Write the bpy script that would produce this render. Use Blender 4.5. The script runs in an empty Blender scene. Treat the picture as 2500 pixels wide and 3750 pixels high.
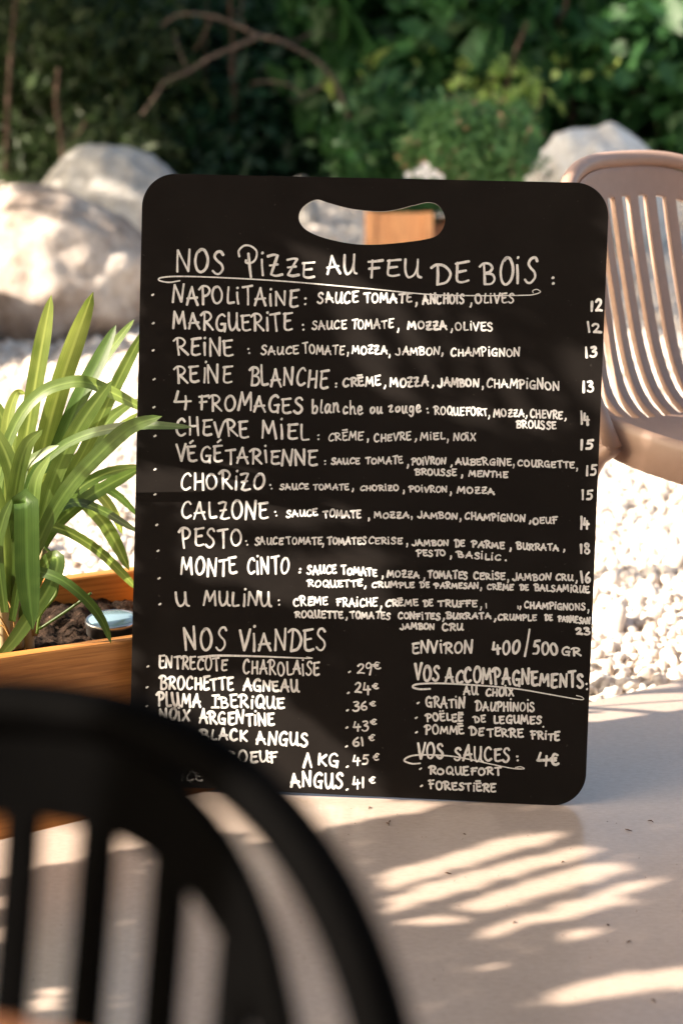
import bpy, bmesh, math, random
import numpy as np
from mathutils import Vector, Matrix, noise as mnoise
sc = bpy.context.scene
COL = sc.collection
rng = np.random.default_rng(7)
random.seed(7)

# ------------------------------------------------------------------ camera, sky, sun, exposure
PIT = math.radians(14); CH = .97; FPX = 7000.
cam_d = bpy.data.cameras.new('camera'); cam = bpy.data.objects.new('camera', cam_d); COL.objects.link(cam)
cam.location = (0, 0, CH); cam.rotation_euler = (math.pi/2 - PIT, 0, 0)
cam_d.sensor_fit = 'VERTICAL'; cam_d.sensor_height = 36; cam_d.lens = 36*FPX/3750
cam_d.clip_start = .05; cam_d.clip_end = 200
cam_d.dof.use_dof = True; cam_d.dof.focus_distance = 2.5; cam_d.dof.aperture_fstop = 3.9
sc.camera = cam
SUN = Vector((-.84, -.25, .5)).normalized()
w = bpy.data.worlds.new('World'); sc.world = w; w.use_nodes = True
nt = w.node_tree; bg = nt.nodes['Background']
sky = nt.nodes.new('ShaderNodeTexSky'); sky.sky_type = 'NISHITA'; sky.sun_disc = False
sky.sun_elevation = math.asin(SUN.z); sky.sun_rotation = math.atan2(SUN.x, SUN.y)
sky.air_density = .9; sky.dust_density = 4.0; sky.ozone_density = .3
tn = nt.nodes.new('ShaderNodeMix'); tn.data_type = 'RGBA'; tn.blend_type = 'MULTIPLY'; tn.inputs[0].default_value = 1; tn.inputs[7].default_value = (1.0, .965, .86, 1)
nt.links.new(sky.outputs[0], tn.inputs[6]); nt.links.new(tn.outputs[2], bg.inputs[0]); bg.inputs[1].default_value = .095
sl = bpy.data.lights.new('sun', 'SUN'); sl.energy = 5.0; sl.angle = math.radians(.53); sl.color = (1, .86, .70)
so = bpy.data.objects.new('sun', sl); COL.objects.link(so); so.rotation_euler = SUN.to_track_quat('Z', 'Y').to_euler(); so.location = (-6, -2, 5)
sc.view_settings.view_transform = 'Standard'; sc.view_settings.look = 'None'
sc.view_settings.gamma = 1; sc.view_settings.exposure = 1.85
sc.render.engine = 'CYCLES'
sc.cycles.use_denoising = True
sc.cycles.max_bounces = 8; sc.cycles.transparent_max_bounces = 6
sc.cycles.caustics_reflective = False; sc.cycles.caustics_refractive = False

# ------------------------------------------------------------------ measuring helpers (photo pixel -> place in the world)
CR = np.array([1, 0, 0.]); CD = np.array([0, -math.sin(PIT), -math.cos(PIT)]); CW = np.array([0, math.cos(PIT), -math.sin(PIT)]); CC = np.array([0, 0, CH])
def ray(x, y): return CR*(x-1250)/FPX + CD*(y-1875)/FPX + CW
def at_z(x, y, z=0.):
    r = ray(x, y); return CC + r*((z-CH)/r[2])
def at_d(x, y, d):
    r = ray(x, y); return CC + r*(d/r[1])
def proj(p):
    q = np.asarray(p) - CC; dd = q@CW
    return 1250+FPX*(q@CR)/dd, 1875+FPX*(q@CD)/dd
def gz(y):                      # height of the gravel garden, rising gently towards the hedge
    y = np.asarray(y, float)
    return np.where(y < 6, -.05, np.where(y < 10.5, -.05+.07*(y-6), .265+.9*(y-10.5)))
def smooth(pts, n=40, closed=False):
    P = [np.array(p, float) for p in pts]
    m = len(P)
    if m == 2 and not closed: return [P[0]+(P[1]-P[0])*t for t in np.linspace(0, 1, n)]
    segs = m if closed else m-1; out = []
    k = max(2, n//segs)
    for i in range(segs):
        if closed: p0, p1, p2, p3 = P[i-1], P[i], P[(i+1) % m], P[(i+2) % m]
        else:
            p1, p2 = P[i], P[i+1]; p0 = P[i-1] if i else 2*p1-p2; p3 = P[i+2] if i+2 < m else 2*p2-p1
        for j in range(k):
            t = j/k
            out.append(.5*((2*p1)+(-p0+p2)*t+(2*p0-5*p1+4*p2-p3)*t*t+(-p0+3*p1-3*p2+p3)*t**3))
    if not closed: out.append(P[-1])
    return out

# ------------------------------------------------------------------ object helpers
def mk(name, verts, faces, mat=None, parent=None, smooth_=True, uv=None):
    me = bpy.data.meshes.new(name)
    me.from_pydata([tuple(map(float, v)) for v in verts], [], faces)
    if uv is not None:
        l = me.uv_layers.new(name='uv')
        idx = np.empty(len(me.loops), int); me.loops.foreach_get('vertex_index', idx)
        l.data.foreach_set('uv', np.asarray(uv, np.float32)[idx].ravel())
    me.update()
    if smooth_: me.polygons.foreach_set('use_smooth', [True]*len(me.polygons))
    o = bpy.data.objects.new(name, me); COL.objects.link(o)
    if mat: me.materials.append(mat)
    if parent: o.parent = parent
    return o
def mk_np(name, V, Fc, mat, parent=None, smooth_=True, col=None):
    V = np.asarray(V, np.float32); Fc = np.asarray(Fc, np.int32); n, k = Fc.shape
    me = bpy.data.meshes.new(name)
    me.vertices.add(len(V)); me.vertices.foreach_set('co', V.ravel())
    me.loops.add(n*k); me.loops.foreach_set('vertex_index', Fc.ravel())
    me.polygons.add(n); me.polygons.foreach_set('loop_start', np.arange(n, dtype=np.int32)*k)
    me.polygons.foreach_set('use_smooth', np.full(n, smooth_))
    me.update(calc_edges=True)
    if col is not None:
        a = me.attributes.new('tint', 'FLOAT', 'POINT'); a.data.foreach_set('value', np.asarray(col, np.float32))
    o = bpy.data.objects.new(name, me); COL.objects.link(o); me.materials.append(mat)
    if parent: o.parent = parent
    return o
def tag(o, label=None, cat=None, group=None, kind=None):
    if label: o['label'] = label
    if cat: o['category'] = cat
    if group: o['group'] = group
    if kind: o['kind'] = kind
    return o
def empty(name, loc=(0, 0, 0), rz=0, label=None, cat=None, group=None, mw=None):
    o = bpy.data.objects.new(name, None); COL.objects.link(o); o.location = loc; o.rotation_euler = (0, 0, rz); o.empty_display_size = .1
    if mw is not None: o.matrix_world = mw
    return tag(o, label, cat, group)
def tube(path, rad, seg=10, cap=True):
    P = [Vector(p) for p in path]; n = len(P)
    R = rad if hasattr(rad, '__len__') else [rad]*n
    V, Fc = [], []; up = None
    for i in range(n):
        t = (P[min(i+1, n-1)]-P[max(i-1, 0)]).normalized()
        if up is None: up = t.orthogonal().normalized()
        up = (up - t*up.dot(t)).normalized(); b = t.cross(up)
        for k in range(seg):
            a = 2*math.pi*k/seg; V.append(P[i]+(up*math.cos(a)+b*math.sin(a))*R[i])
    for i in range(n-1):
        for k in range(seg):
            a = i*seg+k; c = i*seg+(k+1) % seg; Fc.append((a, c, c+seg, a+seg))
    if cap: Fc += [tuple(range(seg-1, -1, -1)), tuple(range((n-1)*seg, n*seg))]
    return V, Fc
def join(parts):
    V, Fc = [], []
    for v, f in parts:
        k = len(V); V += list(v); Fc += [tuple(i+k for i in q) for q in f]
    return V, Fc
def box(x0, x1, y0, y1, z0, z1):
    V = [(x, y, z) for z in (z0, z1) for y in (y0, y1) for x in (x0, x1)]
    return V, [(0, 2, 3, 1), (4, 5, 7, 6), (0, 1, 5, 4), (2, 6, 7, 3), (0, 4, 6, 2), (1, 3, 7, 5)]
def bevel(o, wd=.003, seg=2, ang=35):
    m = o.modifiers.new('bevel', 'BEVEL'); m.width = wd; m.segments = seg; m.limit_method = 'ANGLE'; m.angle_limit = math.radians(ang)
    return o

# ------------------------------------------------------------------ materials
def new_mat(name):
    m = bpy.data.materials.new(name); m.use_nodes = True
    n = m.node_tree.nodes; l = m.node_tree.links
    return m, n, l, n['Principled BSDF']
def ramp(n, l, src, stops):
    r = n.new('ShaderNodeValToRGB'); cr = r.color_ramp
    while len(cr.elements) < len(stops): cr.elements.new(.5)
    for e, (p, c) in zip(cr.elements, stops):
        e.position = p; e.color = (*c, 1) if len(c) == 3 else c
    l.new(src, r.inputs[0]); return r
def nz(n, l, scale, detail=4, rough=.55, vec=None, stretch=None):
    t = n.new('ShaderNodeTexNoise'); t.inputs['Scale'].default_value = scale; t.inputs['Detail'].default_value = detail; t.inputs['Roughness'].default_value = rough
    if vec is not None:
        if stretch:
            mp = n.new('ShaderNodeMapping'); mp.inputs['Scale'].default_value = stretch; l.new(vec, mp.inputs[0]); vec = mp.outputs[0]
        l.new(vec, t.inputs['Vector'])
    return t
def obj_co(n): return n.new('ShaderNodeTexCoord').outputs['Object']
def bump(n, l, src, b, strength=.3, dist=.01):
    k = n.new('ShaderNodeBump'); k.inputs['Strength'].default_value = strength; k.inputs['Distance'].default_value = dist
    l.new(src, k.inputs['Height']); l.new(k.outputs[0], b.inputs['Normal']); return k
def simple(name, stops, scale=20, rough=.5, spec=.5, bmp=0, bdist=.002, stretch=None, detail=5):
    m, n, l, b = new_mat(name); co = obj_co(n)
    t = nz(n, l, scale, detail, .6, co, stretch)
    r = ramp(n, l, t.outputs[0], stops); l.new(r.outputs[0], b.inputs['Base Color'])
    b.inputs['Roughness'].default_value = rough; b.inputs['Specular IOR Level'].default_value = spec
    if bmp: bump(n, l, t.outputs[0], b, bmp, bdist)
    return m
def mix(n, l, fac, a, b, mode='MIX'):
    x = n.new('ShaderNodeMix'); x.data_type = 'RGBA'; x.blend_type = mode
    for s, v in ((0, fac), (6, a), (7, b)):
        if hasattr(v, 'is_output'): l.new(v, x.inputs[s])
        else: x.inputs[s].default_value = v if s == 0 else (*v, 1)
    return x.outputs[2]

def m_floor():
    m, n, l, b = new_mat('smooth_concrete'); co = obj_co(n)
    big = nz(n, l, 2.2, 5, .6, co); fine = nz(n, l, 90, 4, .7, co, (1, 2.2, 1))
    r1 = ramp(n, l, big.outputs[0], [(.3, (.45, .355, .295)), (.7, (.52, .42, .355))])
    r2 = ramp(n, l, fine.outputs[0], [(.3, (.86, .86, .86)), (.62, (1, 1, 1))])
    c = mix(n, l, 1., r1.outputs[0], r2.outputs[0], 'MULTIPLY')
    v = n.new('ShaderNodeTexVoronoi'); v.inputs['Scale'].default_value = 55; l.new(co, v.inputs['Vector'])
    vs = ramp(n, l, v.outputs['Distance'], [(.045, (.25, .2, .16)), (.075, (1, 1, 1))])
    sp = nz(n, l, 9, 2, .5, co); spr = ramp(n, l, sp.outputs[0], [(.56, (0, 0, 0)), (.62, (1, 1, 1))])
    c = mix(n, l, spr.outputs[0], c, mix(n, l, 1., c, vs.outputs[0], 'MULTIPLY'))
    l.new(c, b.inputs['Base Color'])
    rr = ramp(n, l, big.outputs[0], [(.3, (.16, .16, .16)), (.7, (.27, .27, .27))]); l.new(rr.outputs[0], b.inputs['Roughness'])
    b.inputs['Specular IOR Level'].default_value = 1.0
    bump(n, l, fine.outputs[0], b, .06, .002)
    return m
def m_gravel(name, tinted):
    m, n, l, b = new_mat(name); co = obj_co(n)
    if tinted:
        a = n.new('ShaderNodeAttribute'); a.attribute_name = 'tint'
        r = ramp(n, l, a.outputs['Fac'], [(0, (.28, .185, .12)), (.1, (.46, .37, .30)), (.35, (.62, .55, .49)), (1, (.76, .71, .66))])
        t = nz(n, l, 130, 3, .6, co); r2 = ramp(n, l, t.outputs[0], [(.3, (.78, .76, .74)), (.6, (1, 1, 1))])
        l.new(mix(n, l, 1., r.outputs[0], r2.outputs[0], 'MULTIPLY'), b.inputs['Base Color'])
    else:
        v = n.new('ShaderNodeTexVoronoi'); v.inputs['Scale'].default_value = 38; l.new(co, v.inputs['Vector'])
        r = ramp(n, l, v.outputs['Color'], [(0, (.42, .36, .30)), (.5, (.62, .57, .51)), (1, (.76, .72, .67))])
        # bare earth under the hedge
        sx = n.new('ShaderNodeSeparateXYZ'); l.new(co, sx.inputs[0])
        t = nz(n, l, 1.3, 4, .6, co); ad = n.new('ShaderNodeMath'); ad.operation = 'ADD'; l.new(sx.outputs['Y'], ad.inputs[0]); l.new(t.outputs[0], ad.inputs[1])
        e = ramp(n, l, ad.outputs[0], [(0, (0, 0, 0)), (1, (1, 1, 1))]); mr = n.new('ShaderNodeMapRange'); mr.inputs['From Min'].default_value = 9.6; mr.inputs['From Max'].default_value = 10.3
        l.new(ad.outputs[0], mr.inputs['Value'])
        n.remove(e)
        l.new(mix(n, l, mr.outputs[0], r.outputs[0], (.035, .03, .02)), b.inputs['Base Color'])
        bump(n, l, v.outputs['Distance'], b, .9, .012)
    b.inputs['Roughness'].default_value = .85; b.inputs['Specular IOR Level'].default_value = .25
    return m
def m_leaf(name, dark, light, trans=.35, uvs=False):
    m, n, l, b = new_mat(name); co = obj_co(n)
    t = nz(n, l, 15 if not uvs else 9, 3, .7, co)
    r = ramp(n, l, t.outputs[0], [(.3, dark), (.7, light)]); c = r.outputs[0]
    if uvs:
        u = n.new('ShaderNodeUVMap'); sx = n.new('ShaderNodeSeparateXYZ'); l.new(u.outputs[0], sx.inputs[0])
        mid = ramp(n, l, sx.outputs['X'], [(.38, (0, 0, 0)), (.5, (1, 1, 1)), (.62, (0, 0, 0))])
        c = mix(n, l, mid.outputs[0], c, tuple(min(1, k*1.22+.01) for k in light))
        vn = nz(n, l, 30, 2, .5, u.outputs[0], (1.6, .03, 1)); vr = ramp(n, l, vn.outputs[0], [(.35, (.72, .74, .7)), (.6, (1, 1, 1))])
        c = mix(n, l, 1., c, vr.outputs[0], 'MULTIPLY')
        bump(n, l, vn.outputs[0], b, .15, .001)
    if uvs:
        oi = n.new('ShaderNodeObjectInfo'); orr = ramp(n, l, oi.outputs['Random'], [(0, (.38, .52, .42)), (.45, (.95, .98, .95)), (.7, (1.0, 1.0, .95)), (1, (1.5, 1.3, 1.2))])
        c = mix(n, l, 1., c, orr.outputs[0], 'MULTIPLY')
    l.new(c, b.inputs['Base Color']); b.inputs['Roughness'].default_value = .36 if uvs else .45; b.inputs['Specular IOR Level'].default_value = .5 if uvs else .35
    tr = n.new('ShaderNodeBsdfTranslucent'); hs = n.new('ShaderNodeHueSaturation'); hs.inputs['Value'].default_value = 1.7; hs.inputs['Saturation'].default_value = 1.05; hs.inputs['Hue'].default_value = .485
    l.new(c, hs.inputs['Color']); l.new(hs.outputs[0], tr.inputs['Color'])
    mx = n.new('ShaderNodeMixShader'); mx.inputs[0].default_value = trans
    out = n['Material Output']; l.new(b.outputs[0], mx.inputs[1]); l.new(tr.outputs[0], mx.inputs[2]); l.new(mx.outputs[0], out.inputs[0])
    return m
def m_wood(name, c0, c1, stretch=(3, 40, 40), rough=.5, scale=1.0):
    m, n, l, b = new_mat(name); co = obj_co(n)
    t = nz(n, l, scale, 6, .65, co, stretch); t2 = nz(n, l, scale*3, 3, .5, co, tuple(s*1.5 for s in stretch))
    r = ramp(n, l, t.outputs[0], [(.3, c0), (.55, c1), (.72, tuple(.5*(x+y) for x, y in zip(c0, c1)))])
    r2 = ramp(n, l, t2.outputs[0], [(.36, (.5, .42, .36)), (.5, (1, 1, 1))])
    l.new(mix(n, l, .55, r.outputs[0], r2.outputs[0], 'MULTIPLY'), b.inputs['Base Color'])
    b.inputs['Roughness'].default_value = rough; bump(n, l, t2.outputs[0], b, .2, .001)
    return m
def m_rock(name, stops, bmp=.7):
    m, n, l, b = new_mat(name); co = obj_co(n)
    t = nz(n, l, 4.5, 9, .72, co); r = ramp(n, l, t.outputs[0], stops)
    t2 = nz(n, l, 26, 5, .7, co); r2 = ramp(n, l, t2.outputs[0], [(.3, (.7, .66, .62)), (.6, (1, 1, 1))])
    l.new(mix(n, l, 1., r.outputs[0], r2.outputs[0], 'MULTIPLY'), b.inputs['Base Color'])
    b.inputs['Roughness'].default_value = .9; b.inputs['Specular IOR Level'].default_value = .15
    k1 = bump(n, l, t.outputs[0], b, bmp, .05); k2 = n.new('ShaderNodeBump'); k2.inputs['Strength'].default_value = bmp; k2.inputs['Distance'].default_value = .012
    l.new(t2.outputs[0], k2.inputs['Height']); l.new(k1.outputs[0], k2.inputs['Normal']); l.new(k2.outputs[0], b.inputs['Normal'])
    return m
def m_paint():
    m, n, l, b = new_mat('chalk_marker'); co = obj_co(n)
    t = nz(n, l, 420, 4, .7, co, (1, 1, .35)); r = ramp(n, l, t.outputs[0], [(.32, (.48, .48, .475)), (.48, (.66, .66, .655)), (.62, (.74, .74, .74))])
    l.new(r.outputs[0], b.inputs['Base Color']); b.inputs['Roughness'].default_value = .75; b.inputs['Specular IOR Level'].default_value = .2
    return m
def m_board():
    m, n, l, b = new_mat('matt_black_panel'); co = obj_co(n)
    t = nz(n, l, 7, 6, .65, co); d = nz(n, l, 160, 2, .5, co); dr = ramp(n, l, d.outputs[0], [(.70, (0, 0, 0)), (.76, (1, 1, 1))])
    r = ramp(n, l, t.outputs[0], [(.35, (.0115, .0100, .0094)), (.7, (.0155, .0137, .0129))])
    sm = nz(n, l, 2.2, 7, .75, co, (1, 1, 3.2)); smr = ramp(n, l, sm.outputs[0], [(.56, (0, 0, 0)), (.72, (1, 1, 1))])
    c = mix(n, l, smr.outputs[0], r.outputs[0], (.018, .0153, .0138))
    l.new(mix(n, l, dr.outputs[0], c, (.036, .032, .029)), b.inputs['Base Color'])
    b.inputs['Roughness'].default_value = .56; b.inputs['Specular IOR Level'].default_value = .008
    return m
M = dict(
    floor=m_floor(), gravel_ground=m_gravel('gravel_ground', False), pebble=m_gravel('limestone_pebbles', True),
    board=m_board(), paint=m_paint(),
    edge=simple('panel_edge', [(.3, (.02, .018, .016)), (.7, (.05, .045, .04))], 40, .4),
    cedar=m_wood('cedar_boards', (.36, .13, .024), (.54, .235, .06), (2.6, 75, 60)),
    crate=m_wood('orange_wood', (.58, .25, .10), (.72, .36, .16), (26, 26, 2.5)),
    crate2=m_wood('brown_wood', (.22, .09, .035), (.33, .14, .06), (26, 26, 2.5)),
    table=m_wood('table_wood', (.30, .11, .04), (.42, .17, .07), (3, 40, 40)),
    soil=simple('potting_soil', [(.35, (.012, .008, .006)), (.62, (.045, .028, .02)), (.72, (.22, .13, .09))], 70, .95, .1, .9, .01),
    taupe=simple('taupe_plastic', [(.3, (.40, .265, .205)), (.7, (.43, .285, .222))], 60, .42, .45, .03, .001),
    black=simple('black_plastic', [(.3, (.0007, .0007, .0008)), (.7, (.0010, .0010, .0011))], 60, .6, .012, .03, .001),
    strap=m_leaf('strap_leaf', (.07, .125, .024), (.20, .275, .075), .45, True),
    stem=simple('pale_stem', [(.35, (.36, .26, .16)), (.65, (.50, .42, .24))], 30, .6, .3, .2, .002, (1, 1, .15)),
    straw=simple('dry_straw', [(.3, (.25, .13, .04)), (.7, (.45, .28, .10))], 40, .8, .2),
    steel=simple('brushed_steel', [(.3, (.55, .54, .53)), (.7, (.68, .67, .66))], 90, .28, .5),
    rock_warm=m_rock('warm_limestone', [(.32, (.20, .155, .13)), (.44, (.37, .31, .27)), (.55, (.53, .475, .43)), (.68, (.65, .61, .57))]),
    rock_grey=m_rock('grey_limestone', [(.3, (.34, .33, .32)), (.5, (.48, .47, .45)), (.7, (.60, .59, .57))]),
    rock_pale=m_rock('pale_limestone', [(.3, (.58, .55, .52)), (.48, (.74, .74, .73)), (.7, (.82, .82, .82))], .5),
    bark=simple('bark', [(.3, (.035, .022, .016)), (.7, (.10, .065, .05))], 14, .9, .2, .6, .01, (1, 1, .25)),
    twig=simple('grey_branch_bark', [(.3, (.05, .04, .034)), (.7, (.15, .11, .09))], 18, .85, .2, .5, .01),
    needle=m_leaf('feathery_green', (.012, .03, .010), (.042, .07, .02), .3),
    dark=m_leaf('dark_evergreen', (.007, .027, .013), (.022, .066, .03), .25),
    broad=m_leaf('broad_green', (.018, .066, .022), (.05, .14, .04), .38),
    lime=m_leaf('young_green', (.26, .42, .09), (.46, .56, .20), .45),
    heath=m_leaf('bush_green', (.07, .17, .06), (.14, .28, .10), .4),
    pinkish=simple('pink_buds', [(.3, (.28, .16, .10)), (.7, (.42, .26, .17))], 30, .7, .2),
    dry=simple('pale_dry_sprigs', [(.3, (.42, .36, .27)), (.7, (.62, .57, .46))], 30, .8, .2),
    petal=simple('white_petals', [(.3, (.72, .72, .74)), (.7, (.82, .82, .82))], 30, .6, .2),
    debris=simple('plant_debris', [(.3, (.05, .025, .015)), (.7, (.14, .07, .04))], 60, .9, .1),
    facade=m_wood('facade_timber', (.07, .045, .032), (.12, .075, .05), (30, 4, 2)),  # only for the unseen light-blocking front and roof behind the camera
    vine=m_leaf('vine_leaf', (.03, .06, .015), (.06, .11, .03), .12),  # leaves of the added shade mask only
)
def m_glass():
    m, n, l, b = new_mat('blue_glass'); b.inputs['Base Color'].default_value = (.22, .33, .38, 1); b.inputs['Roughness'].default_value = .06
    b.inputs['Specular IOR Level'].default_value = .9; b.inputs['Coat Weight'].default_value = .8; return m
M['glass'] = m_glass()
m = M['steel'].node_tree.nodes['Principled BSDF']; m.inputs['Metallic'].default_value = 1

# ------------------------------------------------------------------ setting: terrace floor, gravel garden
EA = np.array([-.425, 2.211]); ED = np.array([.816, .518]); ED /= np.linalg.norm(ED); EN = np.array([ED[1], -ED[0]])   # edge of the terrace
def edge_y(x): return EA[1]+(x-EA[0])*ED[1]/ED[0]
a = EA-ED*7; b_ = EA+ED*7
V = []
n_e = 120
for i in range(n_e+1):
    p = a+(b_-a)*i/n_e; j = .0012*math.sin(i*1.7)
    V.append((p[0]+EN[0]*j, p[1]+EN[1]*j))
out = V+[(b_[0]+EN[0]*9, b_[1]+EN[1]*9), (a[0]+EN[0]*9, a[1]+EN[1]*9)]
nn = len(out)
Vt = [(x, y, 0) for x, y in out]+[(x, y, -.16) for x, y in out]
Fc = [tuple(range(nn-1, -1, -1))]+[(i, (i+1) % nn, nn+(i+1) % nn, nn+i) for i in range(nn)]
fl = mk('terrace_floor', Vt, Fc, M['floor'], smooth_=False); tag(fl, kind='structure')
bm = bmesh.new(); bm.from_mesh(fl.data); bmesh.ops.recalc_face_normals(bm, faces=bm.faces); bm.to_mesh(fl.data); bm.free()
bevel(fl, .004, 2, 50)

gx = np.linspace(-9, 9, 91); gy = np.concatenate([np.linspace(-3, 6, 46), np.linspace(6.2, 30, 80)])
X, Y = np.meshgrid(gx, gy); Z = gz(Y); Z = np.where(Y > 10.5, np.minimum(Z, 1.9), Z)
Z = Z+np.where(Y > 6, .02*np.sin(X*2.1+Y)*np.sin(Y*1.3), 0)
Z = np.where(edge_y(X) > Y+.15, -.3, Z)
Z = np.where((X < -.02) & (Y < edge_y(X)+.75), -.3, Z)
idx = np.arange(X.size).reshape(X.shape)
Q = np.stack([idx[:-1, :-1], idx[:-1, 1:], idx[1:, 1:], idx[1:, :-1]], -1).reshape(-1, 4)
g = mk_np('garden_ground', np.stack([X, Y, Z], -1).reshape(-1, 3), Q, M['gravel_ground']); tag(g, kind='structure')

def ico(sub):
    bm = bmesh.new(); bmesh.ops.create_icosphere(bm, subdivisions=sub, radius=1)
    bm.verts.ensure_lookup_table()
    v = np.array([x.co[:] for x in bm.verts]); f = np.array([[q.index for q in x.verts] for x in bm.faces]); bm.free(); return v, f
def pebbles(pos, size, sub, seed):
    r = np.random.default_rng(seed); v, f = ico(sub); n = len(pos)
    sc3 = size[:, None]*np.stack([r.uniform(.8, 1.35, n), r.uniform(.65, 1.1, n), r.uniform(.5, .85, n)], -1)
    jit = 1+r.normal(0, .10, (n, len(v), 1))
    L = v[None]*jit*sc3[:, None, :]
    q = r.normal(size=(n, 4)); q[:, 1:3] *= .45; q /= np.linalg.norm(q, axis=1)[:, None]; w_, x, y, z = q.T
    Rm = np.stack([1-2*(y*y+z*z), 2*(x*y-w_*z), 2*(x*z+w_*y), 2*(x*y+w_*z), 1-2*(x*x+z*z), 2*(y*z-w_*x), 2*(x*z-w_*y), 2*(y*z+w_*x), 1-2*(x*x+y*y)], -1).reshape(n, 3, 3)
    Wd = np.einsum('nij,nvj->nvi', Rm, L)+pos[:, None, :]
    Fa = (f[None]+(np.arange(n)*len(v))[:, None, None]).reshape(-1, 3)
    t = np.repeat(np.clip(r.beta(2.2, 1.2, n)+0*r.normal(size=n), 0, 1), len(v))
    return Wd.reshape(-1, 3), Fa, t
def scatter(y0, y1, step, wid):
    P = []
    ys = np.arange(y0, y1, step)
    for yy in ys:
        xm = .35+wid*yy; xs = np.arange(-xm-.15, xm+.15, step)
        P.append(np.stack([xs+rng.uniform(-.5, .5, len(xs))*step, yy+rng.uniform(-.5, .5, len(xs))*step], -1))
    P = np.concatenate(P); ok = (P[:, 1] > edge_y(P[:, 0])+.004) & ((P[:, 0] > -.06) | (P[:, 1] > edge_y(P[:, 0])+.42))
    return P[ok]
VV, FF, TT = [], [], []; off = 0
for (y0, y1, st, r0, sub, lay) in ((2.05, 3.9, .0128, .0082, 2, 0), (2.05, 3.9, .023, .0102, 2, .008), (3.9, 5.6, .0175, .0105, 1, 0), (3.9, 5.6, .03, .012, 1, .009), (5.6, 9.8, .03, .0165, 1, 0)):
    P = scatter(y0, y1, st, .19)
    s = r0*np.exp(rng.normal(0, .32, len(P)))
    pos = np.stack([P[:, 0], P[:, 1], gz(P[:, 1])+lay+s*.35+rng.uniform(0, .004, len(P))], -1)
    v, f, t = pebbles(pos, s, sub, int(y0*100+st*1e4)); VV.append(v); FF.append(f+off); TT.append(t); off += len(v)
gr = mk_np('gravel', np.concatenate(VV), np.concatenate(FF), M['pebble'], None, True, np.concatenate(TT))
tag(gr, 'pale limestone gravel covering the garden beyond the terrace edge', 'gravel', kind='stuff')

# plant crumbs and grit lying on the terrace
parts = []
for k in range(70):
    if k < 12: px, py = [(2300, 3042), (1425, 3010), (1640, 3200), (1418, 3020), (2390, 3668), (2060, 3160), (2225, 3390), (1700, 3057), (1350, 2960), (1880, 3380), (2300, 3450), (2380, 3010)][k]; big = 1.1
    else: px, py = rng.uniform(900, 2500), rng.uniform(2960, 3740); big = .38
    p = at_z(px, py, 0); a = rng.uniform(0, 6.28); L = rng.uniform(.0012, .0045)*big
    dx = np.array([math.cos(a), math.sin(a), 0])*L
    parts.append(tube([p-dx+(0, 0, .0008), p+np.array([-dx[1], dx[0], .0012])*.3+(0, 0, .0014), p+dx+(0, 0, .0008)], [.0003*big, .0008*big, .0003*big], 5))
tag(mk('debris', *join(parts), M['debris']), 'dark crumbs and dry plant bits scattered on the terrace floor', 'debris', kind='stuff')

# ------------------------------------------------------------------ menu board
BO = np.array([.28002707, 2.31536448, 0.]); BR = np.array([.99576786, -.09070801, -.01477906]); BU = np.array([.03027681, .17194295, .98464153])
BN = np.cross(BR, BU); BN /= np.linalg.norm(BN)
def b_uv(px, py):
    r = ray(px, py); t = ((BO-CC)@BN)/(r@BN); q = CC+r*t-BO; return q@BR, q@BU
mw = Matrix(((BR[0], -BN[0], BU[0], BO[0]), (BR[1], -BN[1], BU[1], BO[1]), (BR[2], -BN[2], BU[2], BO[2]), (0, 0, 0, 1)))
board = empty('menu_board', mw=mw, label='tall black menu board with white handwritten menu and cut-out carrying handle', cat='menu board')
U0, U1, V0, V1, RC = -.5633, .0351, 0., .8012, .043
ol = []
for cx, cy, a0 in ((U1-RC, V1-RC, 0), (U0+RC, V1-RC, 90), (U0+RC, V0+RC, 180), (U1-RC, V0+RC, 270)):
    for k in range(17):
        t = math.radians(a0+k*90/16); ol.append((cx+RC*math.cos(t), cy+RC*math.sin(t)))
hole_px = [(1093, 795), (1110, 757), (1157, 731), (1203, 743), (1284, 764), (1380, 774), (1443, 769), (1512, 752), (1572, 741), (1610, 758), (1629, 804), (1612, 850), (1575, 872), (1483, 887), (1369, 896), (1284, 892), (1197, 874), (1140, 853), (1106, 828)]
hl = [b_uv(*p) for p in smooth(hole_px, 114, True)]
TH = .005
bm = bmesh.new()
def loop(pts):
    vs = [bm.verts.new((u, 0, v)) for u, v in pts]; return [bm.edges.new((vs[i], vs[(i+1) % len(vs)])) for i in range(len(vs))]
es = loop(ol)+loop(hl)
bmesh.ops.triangle_fill(bm, edges=es, use_beauty=True)
for f in bm.faces: f.material_index = 0
ret = bmesh.ops.extrude_face_region(bm, geom=list(bm.faces))
bmesh.ops.translate(bm, verts=[v for v in ret['geom'] if isinstance(v, bmesh.types.BMVert)], vec=(0, TH, 0))
bmesh.ops.recalc_face_normals(bm, faces=bm.faces)
for f in bm.faces: f.material_index = 1 if abs(f.normal.y) < .5 else 0
me = bpy.data.meshes.new('panel'); bm.to_mesh(me); bm.free()
me.materials.append(M['board']); me.materials.append(M['edge'])
pn = bpy.data.objects.new('panel', me); COL.objects.link(pn); pn.parent = board
bevel(pn, .0008, 2, 50)

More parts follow.
